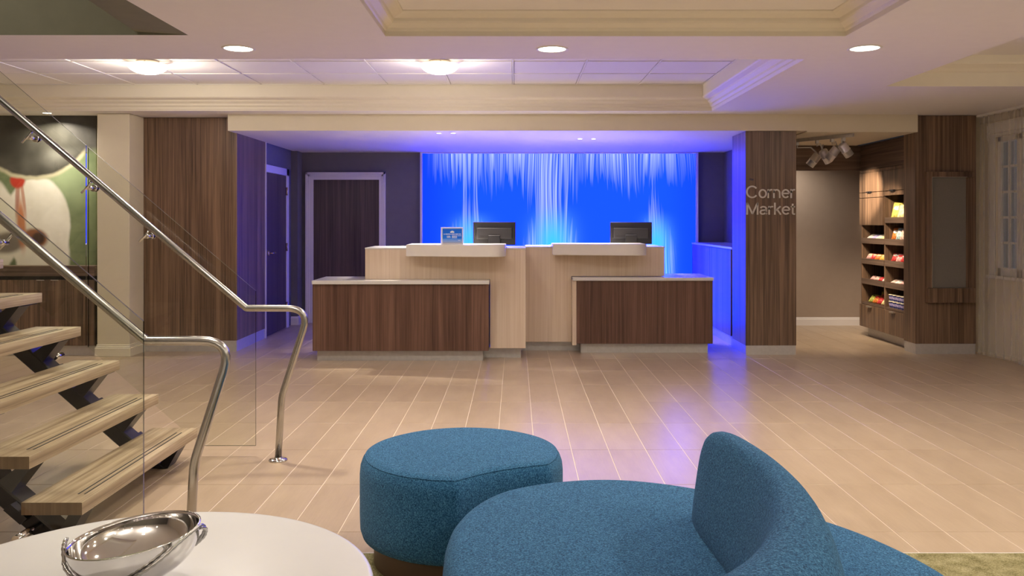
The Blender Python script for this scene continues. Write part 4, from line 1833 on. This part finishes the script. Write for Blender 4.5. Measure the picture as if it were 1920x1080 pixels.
GC = 'large ceiling downlights'
downlight(-1.72, 5.25, .094, ZC, P_CAN, 'round recessed downlight nearest the stair opening', GC)
downlight(.226, 5.268, .094, ZC, P_CAN, 'round recessed downlight in the middle, above the tray ceiling edge', GC)
downlight(2.161, 5.24, .094, ZC, P_CAN, 'round recessed downlight nearest the window side', GC)
GH = 'added downlights behind the camera, out of view'  # unseen cans added for overall brightness
for k, (x, y) in enumerate(((-2.6, -1.7), (-.9, -1.7), (1.0, -1.7), (2.6, -1.7), (4.0, -1.7), (-1.0, .2), (2.4, .2))):
    downlight(x, y, .094, ZC, P_BACK, 'round recessed downlight added unseen behind the camera, ' + ('at the rear wall by the stairs', 'rear wall, second from the stairs', 'rear wall, third from the stairs', 'rear wall, fourth from the stairs', 'rear wall by the window', 'over the white table side', 'over the carpet side')[k], GH)
GN = 'added overhead downlights, out of view'  # unseen cans added to light the seats and table from above
downlight(2.43, 3.3, .094, ZC, P_NEAR, 'round recessed downlight added overhead between tray ceiling and curtain bay', GN)
downlight(2.43, 1.6, .094, ZC, P_NEAR, 'round recessed downlight added overhead beside the tray ceiling, nearer the camera', GN)
downlight(-1.32, 3.2, .094, ZC, P_NEAR * .7, 'round recessed downlight added overhead between stair opening and tray ceiling', GN)
downlight(.55, 3.6, .094, ZC + .125, P_NEAR * .6, 'round recessed downlight added in the tray ceiling, out of view', GN)
downlight(-3.5, 3.7, .094, 4.399, 34, 'round recessed downlight added high above the stairs on the upper floor', GN)  # added to lift the dark stair shaft
downlight(3.45, 10.46, .06, ZS - .0125, 9, 'small downlight added unseen behind the market bulkhead', GN)  # added out of sight to light the market wall evenly
GS = 'twin desk spots'
for px, py, nm in ((823, 249.5, 'left spot of the twin pair over the desk nearer the stairs'), (850, 249.3, 'right spot of the twin pair over the desk nearer the stairs'),
                   (1087.5, 260, 'left spot of the twin pair over the desk nearer the column'), (1113, 260, 'right spot of the twin pair over the desk nearer the column')):
    y = (ZS - 1.35) * FPX / (414 - py)
    downlight(K(px, y), y, .028, ZS, P_SPOT, nm, GS, R(80), 'spot_light')
downlight(-4.64, 8.40 - .02, .045, ZC, P_SMALL, 'small downlight in front of the abstract print', 'small downlights by the art', R(150))


def bowl_light(x, y, z, power, label, group):
    t = thing('bowl_light', (x, y, z), label, 'ceiling light', group)
    b = BM()
    prof = []
    for i in range(13):
        a = i / 12
        r = .157 * math.sin(a * PI / 2) ** .8 * (1 + .06 * (a > .9))
        prof.append((max(r, 0), -.108 + .075 * (1 - math.cos(a * PI / 2)) ** .9))
    prof += [(.150, -.030), (.12, -.040)]
    lathe(b, prof, (x, y, z), 36)
    obj('glass_bowl', b, 'lit_bowl_glass', t)
    b = BM()
    lathe(b, [(0, -.0005), (.09, -.0005), (.09, -.012), (.05, -.02), (0, -.02)], (x, y, z - .004), 28)
    obj('ceiling_plate', b, 'bowl_trim', t)
    for k in range(3):
        a = R(40 + 120 * k)
        b = BM()
        p = Vector((x + .135 * math.cos(a), y + .135 * math.sin(a), z - .036))
        tube(b, [Vector((x + .085 * math.cos(a), y + .085 * math.sin(a), z - .012)), p], .004, 8)
        lathe(b, [(0, 0), (.009, 0), (.009, -.012), (0, -.014)], p + Vector((0, 0, .008)), 12)
        obj('clip', b, 'bowl_trim', t)
    lamp('bowl_lamp', 'POINT', (x, y, z - .18), power, parent=t, shadow_soft_size=.10)
    return t


bowl_light(-3.0, 6.9, ZT - .004, P_BOWL, 'glass bowl ceiling light above the stairs side of the tiled bay', 'bowl lights in the tiled bay')
bowl_light(-.62, 6.9, ZT - .004, P_BOWL * .6, 'glass bowl ceiling light in the middle of the tiled bay', 'bowl lights in the tiled bay')
for y in (3.3, 5.0):  # bowls added out of view to light the curtain side
    bowl_light(3.95, y, ZC + .235, P_BOWL * .22, 'glass bowl ceiling light added unseen in the bay by the curtain, %s one' % ('nearer' if y < 4 else 'farther'), 'added bowl lights by the curtain')



def fill_floor_lamp(x, y, label):  # uplighter added behind the camera to brighten the ceiling
    t = thing('fill_floor_lamp', (x, y, 0), label, 'floor lamp', 'added uplighters behind the camera')
    b = BM()
    lathe(b, [(0, .0), (.15, .0), (.15, .012), (.02, .03), (0, .03)], (x, y, .0005), 28)
    obj('base', b, 'stainless', t)
    b = BM()
    tube(b, [(x, y, .03), (x, y, 1.62)], .013, 12)
    obj('pole', b, 'stainless', t)
    b = BM()
    lathe(b, [(0, 1.62), (.05, 1.62), (.16, 1.74), (.17, 1.77), (.165, 1.77), (.05, 1.635), (0, 1.635)], (x, y, 0), 28)
    obj('bowl_shade', b, 'shade_white', t)
    lamp('fill_floor_lamp_bulb', 'AREA', (x, y, 1.76), P_FLOOR, (1, .92, .84), rot=(PI, 0, 0), parent=t, shape='DISK', size=.26)


fill_floor_lamp(-1.0, -.9, 'added steel uplighter unseen behind the camera, stair side')
fill_floor_lamp(1.3, -.5, 'added steel uplighter unseen behind the camera, in the middle')
fill_floor_lamp(3.6, .3, 'added steel uplighter unseen behind the camera, window side')

# ================================================================== FOREGROUND FURNITURE
ZSEAT = .43


def offset_poly(P, d):
    n = len(P)
    out = []
    for i in range(n):
        a, p, b = P[i - 1], P[i], P[(i + 1) % n]
        e1, e2 = (p - a), (b - p)
        n1 = Vector((-e1.y, e1.x)).normalized()
        n2 = Vector((-e2.y, e2.x)).normalized()
        m_ = (n1 + n2)
        m_ = m_.normalized() if m_.length > 1e-6 else n1
        k = 1 / max(.6, m_.dot(n1))
        out.append(p + m_ * d * k)
    return out


def resample(P, n):
    L = [0]
    for i in range(len(P)):
        L.append(L[-1] + (P[(i + 1) % len(P)] - P[i]).length)
    out = []
    j = 0
    for k in range(n):
        s = L[-1] * k / n
        while L[j + 1] < s:
            j += 1
        f = (s - L[j]) / max(1e-9, L[j + 1] - L[j])
        out.append(P[j].lerp(P[(j + 1) % len(P)], f))
    return out


def cushion(P, levels, close=True):
    """P counter-clockwise plan outline; levels (inset, z) from bottom to top"""
    b = BM()
    rings = []
    for d, z in levels:
        Q = offset_poly(P, d)
        for _ in range(int(d * 110)):
            Q = [(Q[i - 1] + Q[i] * 2 + Q[(i + 1) % len(Q)]) / 4 for i in range(len(Q))]
        rings.append([b.verts.new((q.x, q.y, z)) for q in Q])
    n = len(P)
    for A, B in zip(rings, rings[1:]):
        for i in range(n):
            j = (i + 1) % n
            b.faces.new((A[i], A[j], B[j], B[i])).smooth = True
    b.faces.new(rings[0][::-1])
    f = b.faces.new(rings[-1])
    f.smooth = True
    return b


LV = [(.030, .112), (.010, .120), (.002, .145), (0, .20), (0, .355), (.003, .385), (.011, .408), (.024, .423), (.042, .430), (.052, .4315)]

# crescent ottoman: a disc with a bite taken out
oc, orad = Vector((-.216, 3.405)), .405
bc, brad = Vector((.30, 2.55)), .675
pts = []
N = 400
disc = [oc + Vector((math.cos(2 * PI * i / N), math.sin(2 * PI * i / N))) * orad for i in range(N)]
outside = [(p - bc).length >= brad for p in disc]
start = next(i for i in range(N) if outside[i] and not outside[i - 1])
arc = []
i = start
while outside[i % N]:
    arc.append(disc[i % N])
    i += 1
a0 = math.atan2(*(arc[-1] - bc).yx)
a1 = math.atan2(*(arc[0] - bc).yx)
if a1 - a0 > PI:
    a1 -= 2 * PI
if a1 - a0 < -PI:
    a1 += 2 * PI
bite = [bc + Vector((math.cos(a0 + (a1 - a0) * s / 80), math.sin(a0 + (a1 - a0) * s / 80))) * brad for s in range(1, 80)]
P = arc + bite
P = resample(P, 260)
for _ in range(2):      # soften the two horns
    P = [(P[i - 1] + P[i] * 2 + P[(i + 1) % len(P)]) / 4 for i in range(len(P))]
t = thing('crescent_ottoman', (oc.x, oc.y, 0), 'small round teal ottoman with a curved bite, behind the larger seat', 'ottoman')
obj('upholstery', cushion(P, LV), 'teal_wool', t)
Q = offset_poly(P, .055)
bm = BM()
prism(bm, [(q.x, q.y) for q in Q], 2, .0082, .113)
obj('plinth', bm, 'plinth_brown', t)
Q = offset_poly(P, .022)
for _ in range(2):
    Q = [(Q[i - 1] + Q[i] * 2 + Q[(i + 1) % len(Q)]) / 4 for i in range(len(Q))]
bm = BM()
tube(bm, [(q.x, q.y, .4215) for q in Q], .0022, 6, closed=True)
obj('seam', bm, 'teal_wool', t)

# big rounded seat with curved backrest
ctrl = [(-.207, 2.42), (-.155, 2.07), (.02, 1.75), (.30, 1.52), (.62, 1.48), (.92, 1.62), (1.11, 1.88), (1.145, 2.19), (1.065, 2.47), (.93, 2.68), (.76, 2.85), (.56, 2.985), (.352, 3.048), (.14, 3.02), (-.055, 2.91), (-.175, 2.69)]
P = [Vector((p.x, p.y)) for p in catmull([(a, b, 0) for a, b in ctrl], 14, True)]
P = resample(P, 200)
t = thing('lounge_seat', (.45, 2.3, 0), 'large round teal lounge seat with a curved upright backrest', 'seat')
obj('seat', cushion(P, LV), 'teal_wool', t)
Q = offset_poly(P, .06)
bm = BM()
prism(bm, [(q.x, q.y) for q in Q], 2, .0082, .113)
obj('plinth', bm, 'plinth_brown', t)
# backrest: stations (inner-bottom, inner-top, outer-top, outer-bottom) in plan
stn = [((.545, 2.66), (.570, 2.615), (.612, 2.615), (.640, 2.665), .60),
       ((.522, 2.59), (.560, 2.575), (.632, 2.575), (.680, 2.59), .725),
       ((.512, 2.44), (.578, 2.44), (.668, 2.44), (.730, 2.44), .742),
       ((.536, 2.19), (.600, 2.17), (.690, 2.18), (.755, 2.19), .748),
       ((.520, 1.95), (.585, 1.95), (.690, 1.95), (.750, 1.96), .75),
       ((.455, 1.74), (.520, 1.73), (.655, 1.72), (.715, 1.71), .75),
       ((.345, 1.56), (.400, 1.53), (.580, 1.475), (.640, 1.44), .75),
       ((.180, 1.44), (.220, 1.39), (.40, 1.27), (.44, 1.22), .75),
       ((.00, 1.38), (.02, 1.32), (.10, 1.17), (.12, 1.11), .74)]
bm = BM()
rings = []
for ib, it, ot, ob, zt in stn:
    z0 = .36
    L = lambda a, b, s: (a[0] + (b[0] - a[0]) * s, a[1] + (b[1] - a[1]) * s)
    hgt = zt - z0
    ring = [(*ib, z0), (*L(ib, it, .45), z0 + hgt * .45), (*L(ib, it, .85), z0 + hgt * .82), (*L(it, ot, .10), zt - .010), (*L(it, ot, .5), zt), (*L(it, ot, .88), zt - .012), (*L(ob, ot, .85), z0 + hgt * .82), (*L(ob, ot, .45), z0 + hgt * .45), (*ob, z0)]
    rings.append([bm.verts.new(p) for p in ring])
for A, B in zip(rings, rings[1:]):
    n = len(A)
    for i in range(n):
        j = (i + 1) % n
        bm.faces.new((A[i], B[i], B[j], A[j])).smooth = True
bm.faces.new(rings[0])
bm.faces.new(rings[-1][::-1])
bmesh.ops.recalc_face_normals(bm, faces=bm.faces)
obj('backrest', bm, 'teal_wool', t, smooth=True, sub=2)

# white round table
t = thing('round_table', (-.975, 2.10, 0), 'round white low table holding the silver bowl', 'table')
tc = (-.975, 2.10, 0)
bm = BM()
lathe(bm, [(0, .392), (.585, .392), (.606, .395), (.613, .401), (.615, .408), (.613, .415), (.607, .4195), (.600, .42), (0, .42)], tc, 96)
obj('tabletop', bm, 'table_white', t)
bm = BM()
lathe(bm, [(0, .3915), (.05, .3915), (.045, .30), (.045, .05), (.06, .04), (.30, .012), (.30, .0005), (0, .0005)], tc, 48)
obj('pedestal', bm, 'stainless', t)

# silver bowl, tilted
bx, by = -.953, 2.15
t = thing('silver_bowl', (bx, by, .42), 'polished silver bowl with twisted vine handles on white table', 'bowl')
prof = []
RB, HB = .158, .106


def bowl_r(s):      # s 0..1 from foot to rim
    return RB * (.22 + .78 * math.sin(s * PI / 2) ** .75)


for i in range(17):
    s = i / 16
    prof.append((bowl_r(s), .022 + HB * (1 - math.cos(s * PI / 2)) ** .85))
outer = prof
inner = [(max(r - .0035, 0), z + .003) for r, z in prof[::-1]]
inner = inner[:-1] + [(.03, .0275), (0, .0275)]
full = [(0, .004), (.034, .0), (.038, .002), (.036, .012), (.037, .021)] + outer + [(RB + .0015, .022 + HB + .002)] + inner
tilt = Matrix.Rotation(R(-6.5), 4, 'Y') @ Matrix.Rotation(R(1), 4, 'X')
MB_ = Matrix.Translation((bx, by, .4265)) @ tilt
bm = BM()
lathe(bm, full, (0, 0, 0), 64)
bmesh.ops.transform(bm, matrix=MB_, verts=bm.verts)
obj('vessel', bm, 'chrome', t)


def on_bowl(ang, s, off=.006):
    r = bowl_r(min(s, 1)) + off
    z = .022 + HB * (1 - math.cos(min(s, 1) * PI / 2)) ** .85 + max(0, s - 1) * .12
    return (r * math.cos(R(ang)), r * math.sin(R(ang)), z)


def vine(seq, rad, name):
    pth = catmull([on_bowl(*q) for q in seq], 10)
    n = len(pth)
    rr = [rad * (.8 + .35 * math.sin(i * .9) ** 2) for i in range(n)]
    b = BM()
    tube(b, pth, rr, 10)
    bmesh.ops.transform(b, matrix=MB_, verts=b.verts)
    obj(name, b, 'stainless', t)


vine([(25, .55, .006), (12, .85, .012), (2, 1.02, .012), (-12, 1.05, .012), (-28, .98, .010), (-45, .82, .008), (-62, .66, .007), (-80, .52, .007), (-98, .42, .007), (-118, .40, .008), (-138, .50, .009), (-156, .72, .010), (-170, .95, .012), (-178, 1.08, .014)], .0046, 'vine_handle')
vine([(-80, .45, .010), (-100, .34, .008), (-120, .33, .008), (-140, .44, .012), (-158, .68, .016), (-174, .90, .016), (180, 1.10, .012)], .0040, 'vine_handle')
vine([(30, .5, .008), (16, .72, .014), (6, .92, .018), (-4, 1.02, .014)], .0040, 'vine_handle')
vine([(-100, .50, .007), (-120, .58, .008), (-140, .70, .008), (-155, .80, .010)], .0042, 'vine_handle')
